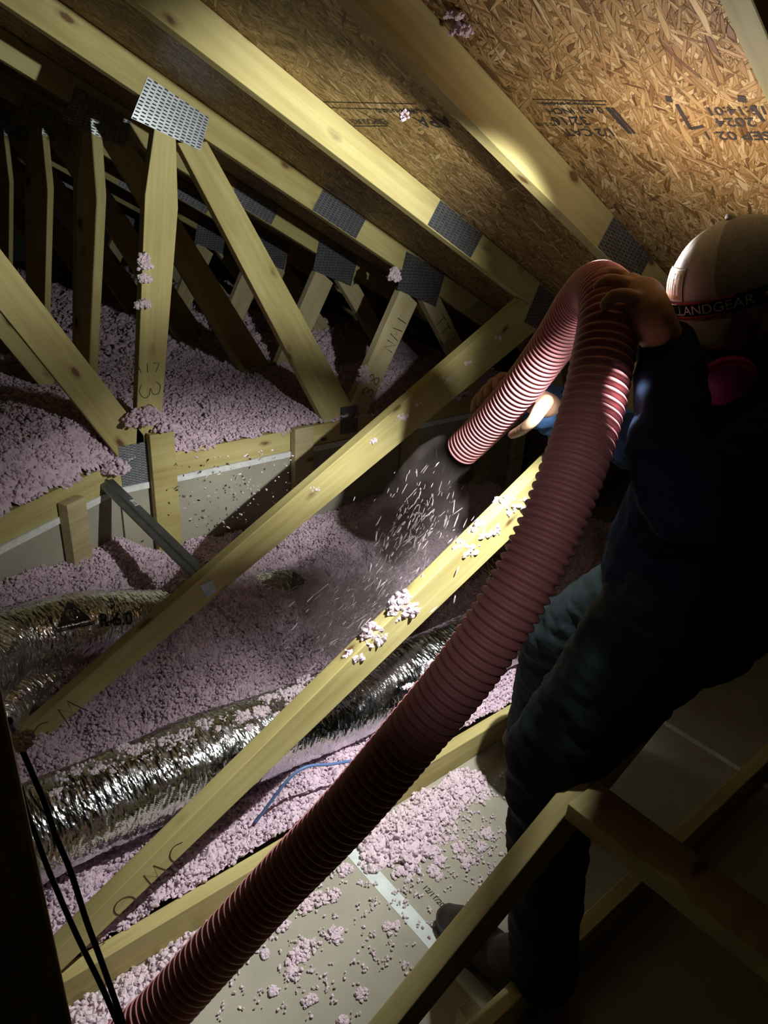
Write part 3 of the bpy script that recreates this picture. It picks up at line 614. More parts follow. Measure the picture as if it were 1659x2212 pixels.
for i, (px, py, s) in enumerate(((680, 1945, .030), (715, 1935, .026), (660, 1960, .022), (610, 2000, .02), (745, 1880, .022), (660, 2050, .035), (640, 2070, .026), (635, 2100, .022), (725, 2020, .025), (575, 2060, .012), (590, 2140, .012), (670, 2160, .018), (780, 2150, .018), (740, 2205, .012), (838, 2000, .014), (860, 1885, .022), (935, 1880, .018), (945, 1890, .018), (990, 1830, .02), (1010, 1860, .024), (1050, 1800, .024), (950, 1860, .018), (1040, 1830, .02), (855, 2000, .012))):
    q = atZ(px, py, .004); clump((q[0], q[1], .004), (s, s*.8, s*.35), int(14+s*1100), 'ragged little clump of pale insulation lying on the bare drywall', 'clumps lying on the bare drywall', gr=(.0025, .0055), seed=i)

# ------------------------------------------------------------------ swept tubes
def curve_pts(P, step):
    P = smooth_pts(P, 24); seg = np.linalg.norm(np.diff(P, axis=0), axis=1); s = np.concatenate([[0], np.cumsum(seg)]); n = max(8, int(s[-1]/step)); t = np.linspace(0, s[-1], n)
    return np.stack([np.interp(t, s, P[:, k]) for k in range(3)], 1), t
def frames(P):
    T = np.gradient(P, axis=0); T /= np.linalg.norm(T, axis=1, keepdims=True); n = np.cross(T[0], (0, 0, 1)); n /= np.linalg.norm(n); Ns = [n]
    for k in range(1, len(P)):
        n = Ns[-1] - T[k]*np.dot(Ns[-1], T[k]); Ns.append(n/np.linalg.norm(n))
    Nn = np.array(Ns); return T, Nn, np.cross(T, Nn)
def tube(P, rad, nv, cap=True):
    """rad(s_index array (n,1), angle (1,nv)) -> radius"""
    T, A, B = frames(P); th = np.linspace(0, 2*math.pi, nv, endpoint=False)[None, :]; n = len(P); R = rad(np.arange(n)[:, None], th)*np.ones((n, nv))
    V = P[:, None, :] + R[..., None]*(np.cos(th)[..., None]*A[:, None, :] + np.sin(th)[..., None]*B[:, None, :]); V = V.reshape(-1, 3)
    i = np.arange(n-1)[:, None]*nv; j = np.arange(nv)[None, :]; j2 = (j+1) % nv
    F = np.stack([i+j, i+j2, i+nv+j2, i+nv+j], -1).reshape(-1, 4); Fs = [F]
    if cap:
        Fs.append(np.arange(nv)[None, ::-1]); Fs.append((np.arange(nv)+(n-1)*nv)[None])
    return V, Fs
# flexible ducts
def duct(path, r, label, seed, name='flexible_duct'):
    P, s = curve_pts(path, .0026); nv = 170
    base = P[0].copy()
    def rad(i, th):
        sv_ = s[i]; X = np.stack(np.broadcast_arrays(sv_*26, np.cos(th)*1.3, np.sin(th)*1.3), -1)
        cr_ = 1-np.abs(fbm(X, 2, seed, .5)); X2 = np.stack(np.broadcast_arrays(sv_*7, np.cos(th)*1.5, np.sin(th)*1.5), -1)
        X3 = np.stack(np.broadcast_arrays(sv_*150, np.cos(th)*3, np.sin(th)*3), -1)
        return r*(1 + .010*(cr_-.5) + .035*fbm(X2, 2, seed+5) + .012*vnoise(X3, seed+8)) + .0016*(1-2*np.abs(fbm(np.stack(np.broadcast_arrays(sv_*80 + .8*np.sin(3*th), np.cos(th)*2.6, np.sin(th)*2.6), -1), 3, seed+20, .55)))
    V, F = tube(P, rad, nv); t = mesh_obj(name, V, F, FOIL, None, False, None, base)
    th = np.linspace(0, 2*math.pi, nv, endpoint=False); A_ = np.stack(np.broadcast_arrays(s[:, None], np.cos(th)[None]*r, np.sin(th)[None]*r), -1).reshape(-1, 3).astype(np.float32)
    at_ = t.data.attributes.new('along', 'FLOAT_VECTOR', 'POINT'); at_.data.foreach_set('vector', A_.reshape(-1))
    return setp(t, label, 'duct', 'flexible foil ducts', 'thing'), P, s
d1, dP, dS = duct([(-.12, 1.40, .235), (.2, 1.385, .235), (.6, 1.375, .225), (1.0, 1.365, .19), (1.37, 1.34, .20), (1.75, 1.32, .20)], .112, 'long shiny foil duct dusted with pink, between the two lower diagonals', 4)
d2, dP2, dS2 = duct([(.10, 1.72, .43), (.20, 1.83, .415), (.302, 1.925, .386), (.51, 1.945, .362), (.75, 1.975, .270), (1.0, 1.985, .215), (1.22, 1.985, .195), (1.5, 1.985, .13), (1.8, 1.9, .06), (2.3, 1.7, .08)], .108, 'dim foil duct printed R-6.0, sunk in pink insulation by the wall', 9)
d3, dP3, dS3 = duct([(.05, 1.62, .22), (.2, 1.78, .27), (.31, 1.86, .255), (.42, 1.93, .22)], .085, 'short foil duct branch at the left edge under the long diagonal', 15)
def duct_mark(d_, me_fn, px, py, Yc, rdir=(1, 0, -.12)):
    """lay flat print on the duct by pushing its points out onto the skin"""
    c = None
bpy.context.view_layer.update()
def on_duct(px, py, Pd, r):
    dr = ray(px, py); dr = dr/np.linalg.norm(dr); best = None
    for t in np.linspace(.8, 3.5, 700):
        q = CAMP + dr*t; dd = np.linalg.norm(Pd-q, axis=1); k = dd.argmin()
        if dd[k] < r: return q, k
    return None, 0
def lay_print(me, c_px, width, parent, Pd, r, flip=1):
    q, k = on_duct(*c_px, Pd, r)
    if q is None:
        dr = ray(*c_px); dr = dr/np.linalg.norm(dr); qs = CAMP + dr*np.linspace(.8, 3.5, 500)[:, None]; dm = np.linalg.norm(qs[:, None]-Pd[None, ::6], axis=2); a_, b_ = np.unravel_index(dm.argmin(), dm.shape); q, k = qs[a_], b_*6
    T = Pd[min(k+1, len(Pd)-1)]-Pd[k-1]; T /= np.linalg.norm(T); nrm = q-Pd[k]; nrm -= T*np.dot(nrm, T); nrm /= np.linalg.norm(nrm); up = np.cross(nrm, T)
    co = np.array([v.co[:] for v in me.vertices]); out = []
    for x, y, z in co:
        a = y/r; out.append(Pd[k] + T*x + (nrm*math.cos(a) + up*math.sin(a))*(r*1.055+.003+z))
    me.vertices.foreach_set('co', np.array(out, np.float32).reshape(-1)); me.update(); o = bpy.data.objects.new('lettering', me); link(o, None); o.parent = parent; o.matrix_parent_inverse = parent.matrix_world.inverted(); return o
def logo(size):
    V = []; F = []
    def poly(pts, z=0): b0 = len(V); V.extend([(x*size, y*size, z) for x, y in pts]); return list(range(b0, b0+len(pts)))
    def strip(a, c): 
        n = len(a)
        for i in range(n): F.append((a[i], a[(i+1) % n], c[(i+1) % n], c[i]))
    nseg = 30; ang = [math.pi/2 + 2*math.pi*i/nseg for i in range(nseg)]
    def tri(t): 
        c = [(0, .62), (-.72, -.5), (.72, -.5)]; u = (t % 1)*3; i = int(u); f = u-i; a, c2 = c[i], c[(i+1) % 3]; return (a[0]*(1-f)+c2[0]*f, a[1]*(1-f)+c2[1]*f)
    strip(poly([tri(i/nseg) for i in range(nseg)]), poly([(.30*math.cos(a), -.10+.30*math.sin(a)) for a in ang])); strip(poly([(.20*math.cos(a), -.10+.20*math.sin(a)) for a in ang]), poly([(.13*math.cos(a), -.10+.13*math.sin(a)) for a in ang]))
    for y in (-.60, -.68): a = poly([(-.85, y), (.85, y), (.85, y-.045), (-.85, y-.045)]); F.append(tuple(a))
    return np_mesh('logo', V, np.array(F), INK)
lay_print(text_mesh('R-6.0', .050, INK), (248, 1340), .1, d2, dP2, .108); lay_print(text_mesh('5"', .040, INK), (243, 1306), .1, d2, dP2, .108); lay_print(logo(.062), (155, 1325), .1, d2, dP2, .108); lay_print(logo(.055), (640, 1252), .1, d2, dP2, .108)
lay_print(text_mesh('UL 181 AIR DUCT', .018, INK), (40, 1310), .1, d2, dP2, .108); lay_print(text_mesh('CLASS 1', .018, INK), (50, 1296), .1, d2, dP2, .108)
# pink flecks lying on the bright duct
rng = np.random.default_rng(21); n = 0
for (px, py, s) in ((290, 1620, .03), (330, 1608, .022), (360, 1600, .03), (395, 1590, .03), (265, 1615, .018), (170, 1668, .016), (205, 1668, .012), (215, 1658, .014), (245, 1662, .014), (120, 1710, .014), (440, 1565, .026), (470, 1570, .018), (520, 1545, .03), (560, 1535, .03), (575, 1510, .026), (610, 1500, .034), (640, 1490, .03), (660, 1470, .034), (630, 1520, .02), (600, 1545, .016), (690, 1455, .03), (720, 1445, .026), (540, 1570, .012), (930, 1430, .028), (960, 1420, .022), (880, 1480, .022)):
    q, k = on_duct(px, py, dP, .113)
    if q is None: continue
    nr = q-dP[k]; nr /= np.linalg.norm(nr); n += 1
    clump(q-nr*.004, (s, s*.8, s*.32), int(16+s*1300), 'pale fluff clinging to the top of the long shiny duct', 'fluff on the shiny duct', gr=(.003, .0062), seed=n+300)
fl = []
for _ in range(420):
    px = rng.uniform(120, 760); yc = np.interp(px, [60, 430, 740], [1690, 1560, 1430]); py = yc + abs(rng.normal(0, 38)); q, k = on_duct(px, py, dP, .114)
    if q is not None: fl.append(q)
V, F = granules(np.array(fl), rng.uniform(.0018, .0045, len(fl)), rng); setp(mesh_obj('insulation_flecks', V, F, PINK_PALE), 'tiny pale flecks sprinkled over the shiny duct', 'insulation', kind='stuff')

# cables
def cable(pts, r, mat_, label, grp=None, name='cable'):
    P, s = curve_pts(pts, .006); V, F = tube(P, lambda i, t: r + 0*i + 0*t, 10); o = mesh_obj(name, V, F, mat_, None, True, None, P[0]); return setp(o, label, 'cable', grp, 'thing')
cable([atD(*q) for q in ((20, 1555, .66), (32, 1580, .68), (50, 1625, .69), (95, 1730, .70), (120, 1805, .70), (152, 1881, .70), (187, 1990, .70), (217, 2071, .70), (263, 2201, .70), (285, 2260, .70))], .0029, BLACK, 'black cable hanging in front of the left post, the right one of two', 'black cables', 'black_cable')
cable([atD(*q) for q in ((45, 1700, .70), (60, 1760, .705), (76, 1800, .705), (108, 1887, .705), (163, 2014, .705), (217, 2125, .705), (250, 2201, .705), (270, 2250, .705))], .0027, BLACK, 'black cable hanging close along the left post, the left one of two', 'black cables', 'black_cable')
cable([(.66, 1.19, .125), tuple(atY(640, 1668, 1.16)), tuple(atY(720, 1650, 1.155)), tuple(atY(800, 1637, 1.15)), tuple(atY(920, 1612, 1.14)), tuple(atY(1060, 1583, 1.13)), tuple(atY(1120, 1570, 1.12))], .0042, BLUEC, 'blue cable crossing the pink insulation beside the low chord', None, 'blue_cable')

# ------------------------------------------------------------------ blower hose
HP = [(190, 2330, 1.25), (330, 2205, 1.25), (455, 2070, 1.24), (600, 1912, 1.22), (745, 1760, 1.17), (890, 1590, 1.12), (1005, 1450, 1.08), (1095, 1318, 1.055), (1170, 1180, 1.05), (1232, 1030, 1.06), (1277, 890, 1.09), (1303, 770, 1.115), (1315, 690, 1.14), (1310, 638, 1.20), (1285, 625, 1.32), (1245, 668, 1.45), (1195, 745, 1.58), (1120, 845, 1.73), (1050, 922, 1.88), (1000, 970, 1.98)]
PT, S_ = curve_pts([atD(*q) for q in HP], .00165)
HR_ = .0455; PITCHH = .0148
def hose_r(i, th): ph = 2*math.pi*S_[i]/PITCHH + 0*th; return HR_ + .0034*np.cos(ph) - .0006*np.cos(2*ph)
V, F = tube(PT, hose_r, 56, False); n1v = len(V)
Vi, Fi = tube(PT[-180:], lambda i, th: +.039 + 0*i + 0*th, 56, False)
rim = np.array([[(len(PT)-1)*56+j, (len(PT)-1)*56+(j+1) % 56, n1v+179*56+(j+1) % 56, n1v+179*56+j] for j in range(56)])
V = np.concatenate([V, Vi]); Fq = np.concatenate([F[0], Fi[0][:, ::-1]+n1v, rim])
hose = mesh_obj('blower_hose', V, Fq, HOSE, None, True, None, PT[0]); setp(hose, 'long pink corrugated blower hose looped over the worker\'s hand', 'hose', kind='thing')

# ------------------------------------------------------------------ the worker
def capsule_chain(pts, rads, nv=16, sub=5):
    """tapered limb with round ends; returns V, F"""
    P = smooth_pts(pts, sub) if len(pts) > 2 else np.linspace(pts[0], pts[1], 6); k = np.linspace(0, 1, len(rads)); R = np.interp(np.linspace(0, 1, len(P)), k, rads)
    d0 = (P[0]-P[1])/np.linalg.norm(P[0]-P[1]); d1_ = (P[-1]-P[-2])/np.linalg.norm(P[-1]-P[-2]); aa = np.radians([80, 55, 28])
    P = np.vstack([[P[0]+d0*R[0]*math.sin(a) for a in aa], P, [P[-1]+d1_*R[-1]*math.sin(a) for a in aa[::-1]]]); R = np.concatenate([[R[0]*math.cos(a) for a in aa], R, [R[-1]*math.cos(a) for a in aa[::-1]]])
    return tube(P, lambda i, th: R[i]+0*th, nv)
class Blob:
    def __init__(s): s.V = []; s.F = []; s.n = 0
    def add(s, VF):
        V, Fs = VF; s.V.append(V); s.F += [f+s.n for f in (Fs if isinstance(Fs, list) else [Fs])]; s.n += len(V); return s
    def limb(s, pts, rads): return s.add(capsule_chain([np.array(p) for p in pts], rads))
    def ball(s, c, r, M=None):
        bm = bmesh.new(); bmesh.ops.create_icosphere(bm, subdivisions=3, radius=1.0); V = np.array([v.co[:] for v in bm.verts]); F = np.array([[v.index for v in f.verts] for f in bm.faces]); bm.free()
        V = V*np.array(r); V = V if M is None else V@np.array(M).T; return s.add((V+np.array(c), F))
    def obj(s, name, mat_, parent, voxel, smooth=4, disp=None):
        big = {}
        for f in s.F: big.setdefault(f.shape[1], []).append(f)
        o = bpy.data.objects.new(name, np_mesh(name, np.concatenate(s.V), [np.concatenate(v) for v in big.values()], mat_, True)); link(o, parent)
        r = o.modifiers.new('remesh', 'REMESH'); r.mode = 'VOXEL'; r.voxel_size = voxel; r.use_smooth_shade = True
        sm = o.modifiers.new('smooth', 'SMOOTH'); sm.factor = .5; sm.iterations = smooth
        dg = bpy.context.evaluated_depsgraph_get(); me = bpy.data.meshes.new_from_object(o.evaluated_get(dg)); me.name = name; o.modifiers.clear(); o.data = me
        if disp:
            amp, sc, seed = disp; co = np.empty(len(me.vertices)*3, np.float32); me.vertices.foreach_get('co', co); co = co.reshape(-1, 3); no = np.empty(len(me.vertices)*3, np.float32); me.vertices.foreach_get('normal', no); no = no.reshape(-1, 3)
            w = 1-2*np.abs(fbm(co*np.array(sc), 3, seed, .5)); co = co + no*(w*amp)[:, None]; me.vertices.foreach_set('co', co.astype(np.float32).reshape(-1)); me.update()
        me.polygons.foreach_set('use_smooth', np.ones(len(me.polygons), bool)); me.materials.clear(); me.materials.append(mat_); return o
HC = atD(1592, 652, 1.165)                                            # head centre
hz = np.array([-.755, .656, 0]); away = np.array([.656, .755, 0]); fh = math.cos(-.05)*hz + math.sin(-.05)*away; pt = math.radians(23)
HX = fh*math.cos(pt) + np.array([0, 0, -1])*math.sin(pt); HYv = np.cross((0, 0, 1), fh); HZ = np.cross(HX, HYv); HM = np.stack([HX, HYv, HZ], 1)
def hl(x, y, z): return HC + HM@np.array([x, y, z])
J = {k: atD(*v) for k, v in dict(pelvis=(1490, 1290, 1.36), belly=(1520, 1180, 1.33), chest=(1630, 1010, 1.24), neck=(1690, 800, 1.19), nsh=(1790, 930, 1.08), nel=(1484, 1075, .97), nwr=(1446, 762, 1.13), nha=(1405, 670, 1.12),
    fsh=(1600, 930, 1.42), fel=(1390, 960, 1.66), fwr=(1205, 885, 1.84), fha=(1150, 872, 1.88), nhip=(1440, 1340, 1.31), nkn=(1185, 1640, 1.43), nan=(1178, 2075, 1.55), fhip=(1415, 1290, 1.56), fkn=(1205, 1380, 1.82), fan=(1150, 1575, 2.08)).items()}
# the body: one continuous mesh
B = Blob()
B.limb([J['pelvis'], J['belly'], J['chest'], J['neck']], [.13, .125, .14, .065]).limb([J['neck'], HC + HM@np.array([-.03, 0, -.06])], [.062, .060])
B.limb([J['nsh'], J['nel']], [.05, .042]).limb([J['nel'], J['nwr']], [.042, .028]).limb([J['chest'], J['nsh']], [.09, .055]).limb([J['chest'], J['fsh']], [.09, .055])
B.limb([J['fsh'], J['fel']], [.05, .042]).limb([J['fel'], J['fwr']], [.042, .029])
B.limb([J['pelvis'], J['nhip'], J['nkn']], [.1, .09, .06]).limb([J['nkn'], J['nan']], [.056, .04]).limb([J['pelvis'], J['fhip'], J['fkn']], [.1, .09, .06]).limb([J['fkn'], J['fan']], [.056, .04])
B.ball(hl(-.01, 0, .022), (.094, .076, .090), HM).ball(hl(.035, 0, -.045), (.062, .058, .075), HM).ball(hl(.055, 0, -.09), (.034, .034, .03), HM)       # skull, face, chin
B.limb([hl(.088, 0, .005), hl(.106, 0, -.03), hl(.112, 0, -.042)], [.010, .013, .015]).limb([hl(.09, .022, .018), hl(.07, .055, .012)], [.012, .010]).limb([hl(.09, -.022, .018), hl(.07, -.055, .012)], [.012, .010])   # nose, brows
B.limb([hl(.094, -.02, -.072), hl(.10, 0, -.07), hl(.094, .02, -.072)], [.008, .010, .008]).ball(hl(.055, .047, -.03), (.025, .016, .022), HM).ball(hl(.055, -.047, -.03), (.025, .016, .022), HM)     # lips, cheeks
for sgn in (1, -1):                                                   # ears
    B.limb([hl(.005, sgn*.078, -.035), hl(-.012, sgn*.090, -.02), hl(-.022, sgn*.095, .005), hl(-.008, sgn*.088, .026), hl(.006, sgn*.082, .012)], [.007, .0075, .007, .007, .006]).ball(hl(-.004, sgn*.080, -.005), (.016, .007, .022), HM)
    B.ball(hl(.078, sgn*.032, -.003), (.014, .014, .012), HM)
# far hand closed on the hose from behind, thumb along its lower edge
def atT(px, py, off): return atD(px, py, float(np.interp(px, [1000, 1050, 1120, 1195], [1.98, 1.88, 1.73, 1.58]))+off)
def fingerT(pts, r): B.limb([atT(*p) for p in pts], r)
B.limb([J['fwr'], atT(1170, 872, .12), atT(1125, 852, .085)], [.029, .033, .033]).limb([atT(1120, 866, .085), atT(1085, 846, .08)], [.027, .024])
fingerT([(1180, 868, .05), (1166, 886, .0), (1150, 910, -.035), (1126, 929, -.04), (1106, 939, -.045)], [.018, .0175, .014, .013, .0105])
fingerT([(1085, 868, .085), (1046, 848, .06), (1026, 868, .02), (1022, 888, -.005)], [.0115, .011, .010, .0085]); fingerT([(1098, 858, .08), (1060, 834, .05), (1040, 852, .01), (1036, 872, -.015)], [.012, .0115, .0105, .0088])
fingerT([(1112, 848, .075), (1072, 822, .045), (1055, 836, .005), (1051, 854, -.02)], [.012, .0112, .010, .0085]); fingerT([(1126, 838, .065), (1090, 811, .04), (1073, 820, .0), (1069, 836, -.02)], [.0105, .0098, .009, .0078])
# near hand over the top of the bend
B.limb([J['nwr'], atD(1408, 690, 1.085), atD(1388, 645, 1.11)], [.029, .034, .034]).limb([atD(1384, 655, 1.10), atD(1362, 622, 1.13)], [.025, .024])
def finger(pts, r): B.limb([atD(*p) for p in pts], r)
for q in ([(1386, 655, 1.085), (1358, 640, 1.07), (1326, 640, 1.075), (1306, 660, 1.085)], [(1382, 640, 1.11), (1352, 614, 1.11), (1316, 606, 1.12), (1292, 618, 1.13)], [(1376, 628, 1.135), (1346, 598, 1.15), (1310, 592, 1.165), (1286, 602, 1.18)], [(1370, 622, 1.155), (1342, 594, 1.185), (1310, 588, 1.21), (1288, 598, 1.23)]):
    finger(q, [.0125, .0115, .0105, .0088])
def beyond(px, py, dep, far=.095): v = atD(px, py, dep)-SPOTL; return SPOTL + v/np.linalg.norm(v)*far
B.limb([atD(1380, 640, 1.12), beyond(790, 1175, 2.4, .085), beyond(520, 1225, 2.4, .095), beyond(150, 1300, 2.1, .105)], [.015, .0085, .0085, .008])  # thumb unseen behind the hose, shaped along lamp rays to cast a shadow band
for a, c in ((J['nan'], 0), (J['fan'], 1)): pass
N1 = np.array([.945, .50, .0]); N2 = np.array([.925, .765, .0])
F1 = atZ(1178, 1640, .095); F2 = atZ(1092, 1612, .095); F1[2] = F2[2] = .0905
def foot(bl_, h, t, ank, g):
    dd = (t-h)/np.linalg.norm(t-h); up = np.array([0, 0, 1.0])
    bl_.limb([ank, h*.75+t*.25 + up*(.085)], [.045+g, .043+g]).limb([h + dd*.035 + up*(.042), h*.6+t*.4 + up*.058, h*.25+t*.75 + up*.045, t - dd*.03 + up*.036], [.036+g, .042+g, .040+g, .028+g])
foot(B, N1, N2, J['nan'], 0); foot(B, F1, F2, J['fan'], 0)
person = B.obj('person', SKIN, None, .0042, 3)
setp(person, 'person in white cap and respirator, bending and aiming the pink hose', 'person', kind='thing')
# clothes
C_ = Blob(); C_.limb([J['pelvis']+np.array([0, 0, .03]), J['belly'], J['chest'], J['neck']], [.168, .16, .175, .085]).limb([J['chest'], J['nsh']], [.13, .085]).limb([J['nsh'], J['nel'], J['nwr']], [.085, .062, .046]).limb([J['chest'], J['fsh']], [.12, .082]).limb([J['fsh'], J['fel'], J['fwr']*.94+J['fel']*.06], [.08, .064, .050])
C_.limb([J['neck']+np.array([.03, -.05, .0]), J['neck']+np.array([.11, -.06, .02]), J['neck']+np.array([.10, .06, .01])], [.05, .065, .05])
hoodie = C_.obj('hooded_jacket', NAVY_SHADED, person, .009, 3, (.007, (9, 9, 14), 31))
fc = atD(1212, 905, 1.655); 
C3 = Blob(); C3.limb([J['fel']*.6+J['fwr']*.4, J['fwr'], atD(1172, 884, 1.80)], [.068, .058, .050]).limb([J['fwr']*.85+J['fel']*.15, atD(1215, 928, 1.84)], [.045, .022]).limb([J['fwr']*.6+J['fel']*.4, atD(1182, 925, 1.84)], [.04, .018]); sl_ = C3.obj('sleeve_cuff', NAVY_LIT, person, .006, 2, (.005, (16, 16, 5), 77))
D_ = Blob(); D_.limb([J['pelvis']+np.array([0, 0, -.02]), J['nhip'], J['nkn']], [.150, .122, .088]).limb([J['nkn'], J['nkn']*.5+J['nan']*.5, J['nan']+np.array([0, 0, -.03])], [.084, .078, .068]).limb([J['pelvis']+np.array([0, 0, -.02]), J['fhip'], J['fkn']], [.145, .12, .088]).limb([J['fkn'], J['fkn']*.5+J['fan']*.5, J['fan']], [.084, .076, .07])
D_.ball(atD(1450, 1340, 1.50), (.15, .15, .14)); jeans = D_.obj('jeans', DENIM, person, .009, 3, (.007, (8, 8, 16), 41))
for (h_, t_, an) in ((N1, N2, J['nan']), (F1, F2, J['fan'])):
    E_ = Blob(); foot(E_, h_, t_, an*.75+(h_*.75+t_*.25+np.array([0, 0, .085]))*.25, .007); bo = E_.obj('boot', LEATHER, person, .006, 2, (.0012, (30, 30, 30), 3))
    dd = (t_-h_)/np.linalg.norm(t_-h_); sd_ = np.array([-dd[1], dd[0], 0]); L = np.linalg.norm(t_-h_); ring = []
    for i in range(40):
        a = 2*math.pi*i/40; x = math.cos(a); y = math.sin(a); wv = .044*(1+.12*x)*(1 if x > 0 else .88); ring.append(h_ + dd*(L/2 + x*L/2*1.03) + sd_*y*wv*(1-.12*math.exp(-((x+.25)/.3)**2)))
    ring = np.array(ring); z0 = .001; V = np.concatenate([ring+np.array([0, 0, z0]), ring+np.array([0, 0, .022])]); F = [np.array([[i, (i+1) % 40, 40+(i+1) % 40, 40+i] for i in range(40)]), np.arange(40)[None, ::-1], (np.arange(40)+40)[None]]
    mesh_obj('sole', V, F, SOLE, bo)
# thumb nail
tn = Blob(); 
# cap
def cap_pt(th, ph, g=0.0):                                            # th 0 at the front, ph up from the sweat band
    c = math.cos(ph); rx, ry, rzv = .108+g, .088+g, .108+g
    front = 1.0 + .05*max(0, math.cos(th))*math.sin(2*ph); seam_ = 1-.012*abs(math.cos(3*th))**30
    return np.array([-.008 + rx*c*math.cos(th)*front*seam_, ry*c*math.sin(th)*seam_, .022 + rzv*math.sin(ph)])
nth, nph = 96, 24; V = np.array([hl(*cap_pt(2*math.pi*i/nth, math.pi/2*j/(nph-1)*.995)) for j in range(nph) for i in range(nth)])
V += (.0016*vnoise(V*60, 3))[:, None]*HX
F = np.array([[j*nth+i, j*nth+(i+1) % nth, (j+1)*nth+(i+1) % nth, (j+1)*nth+i] for j in range(nph-1) for i in range(nth)])
ci = [0 if min((i+.5)/nth, 1-(i+.5)/nth)*2*math.pi < .92 else 1 for j in range(nph-1) for i in range(nth)]; cap_ = mesh_obj('baseball_cap', V, F, [CAPC, CAPG], person, True, ci); sm = cap_.modifiers.new('solid', 'SOLIDIFY'); sm.thickness = .002
Vb = []; nu, nv_ = 24, 10
for i in range(nu):
    a = math.radians(-62 + 124*i/(nu-1))
    for j in range(nv_):
        t = j/(nv_-1); b0 = np.array([-.008+.106*math.cos(a), .087*math.sin(a), .012]); ext = .068*math.cos(a*1.25)**.7 if abs(a*1.25) < math.pi/2 else 0
        Vb.append(hl(*(b0 + np.array([ext*t, 0, -.018*t - .022*t*(math.sin(a)**2) - .012*(abs(math.sin(a))**2)]))))
F = np.array([[i*nv_+j, (i+1)*nv_+j, (i+1)*nv_+j+1, i*nv_+j+1] for i in range(nu-1) for j in range(nv_-1)])
bill = mesh_obj('bill', np.array(Vb), F, CAPC, cap_, True); s_ = bill.modifiers.new('solid', 'SOLIDIFY'); s_.thickness = .003
def cap_patch(th0, th1, p0, p1, g, name, mat_, parent, n=10):
    V = [hl(*cap_pt(th0+(th1-th0)*i/n, p0+(p1-p0)*j/n, g)) for j in range(n+1) for i in range(n+1)]; F = np.array([[j*(n+1)+i, j*(n+1)+i+1, (j+1)*(n+1)+i+1, (j+1)*(n+1)+i] for j in range(n) for i in range(n)]); return mesh_obj(name, np.array(V), F, mat_, parent, True)
cap_patch(-.30, .36, .16, .62, .0018, 'patch_border', WHITE, cap_); pa = cap_patch(-.27, .33, .19, .59, .0024, 'logo_patch', PATCHC, cap_)
for q in ((.22, .28, .25, .55), (.13, .19, .25, .40), (.04, .10, .25, .55), (.13, .20, .48, .54), (-.06, 0, .25, .5), (-.16, -.10, .28, .55)): cap_patch(q[0], q[1], q[2], q[3], .0030, 'lettering', WHITE, pa, 3)
bu = Blob()
bm = bmesh.new(); bmesh.ops.create_icosphere(bm, subdivisions=2, radius=.008); o = bm_obj('button', bm, CAPC, cap_, True); o.location = Vector(hl(*cap_pt(0, math.pi/2, .001)))
# head lamp: strap with red edges, housing, lens
def band(z0, z1, g, name, mat_, parent, tilt=-.10, a0=0, a1=2*math.pi, n=120):
    V = []
    for i in range(n+1):
        a = a0+(a1-a0)*i/n
        for z in (z0, z1):
            x = -.008+(.111+g)*math.cos(a); V.append(hl(x, (.091+g)*math.sin(a), 0.026 + z))
    F = np.array([[2*i, 2*i+2, 2*i+3, 2*i+1] for i in range(n)]); o = mesh_obj(name, np.array(V), F, mat_, parent, True); s = o.modifiers.new('solid', 'SOLIDIFY'); s.thickness = .0015; s.offset = 0; return o
hlamp = band(-.013, .013, .0, 'headlamp_strap', STRAPB, person); band(.0095, .0135, .0016, 'strap_edge', STRAPR, hlamp, a0=.12, a1=1.15); band(-.0135, -.0095, .0016, 'strap_edge', STRAPR, hlamp, a0=.12, a1=1.0)
me = text_mesh('LANDGEAR', .021, WHITE); co = np.array([v.co[:] for v in me.vertices]); out = []
for x, y, z in co:
    a = .84 + x/.10; out.append(hl(-.008+.1145*math.cos(a), -0.0 + .0945*math.sin(a), .026+y))
me.vertices.foreach_set('co', np.array(out, np.float32).reshape(-1)); me.update(); link(bpy.data.objects.new('lettering', me), hlamp)
bm = bmesh.new(); bm_box(bm, (0, 0, 0), (.026, .062, .036)); bmesh.ops.bevel(bm, geom=bm.edges[:], offset=.006, segments=3, affect='EDGES')
ho = bm_obj('lamp_housing', bm, BLACK, hlamp, True); ho.matrix_world = Matrix(((HX[0], HYv[0], HZ[0], 0), (HX[1], HYv[1], HZ[1], 0), (HX[2], HYv[2], HZ[2], 0), (0, 0, 0, 1))); ho.location = Vector(hl(.122, 0, .026))
LP = hl(.142, 0, .026)
bm = bmesh.new(); bmesh.ops.create_cone(bm, segments=24, radius1=.012, radius2=.014, depth=.012, cap_ends=True); bz = bm_obj('bezel', bm, STEEL, hlamp, True); bz.matrix_world = frame(hl(.138, 0, .026), HYv, HZ)
bm = bmesh.new(); bmesh.ops.create_circle(bm, segments=24, radius=.010, cap_ends=True); le = bm_obj('lens', bm, LENS, hlamp); le.matrix_world = frame(hl(.1446, 0, .026), HYv, HZ)
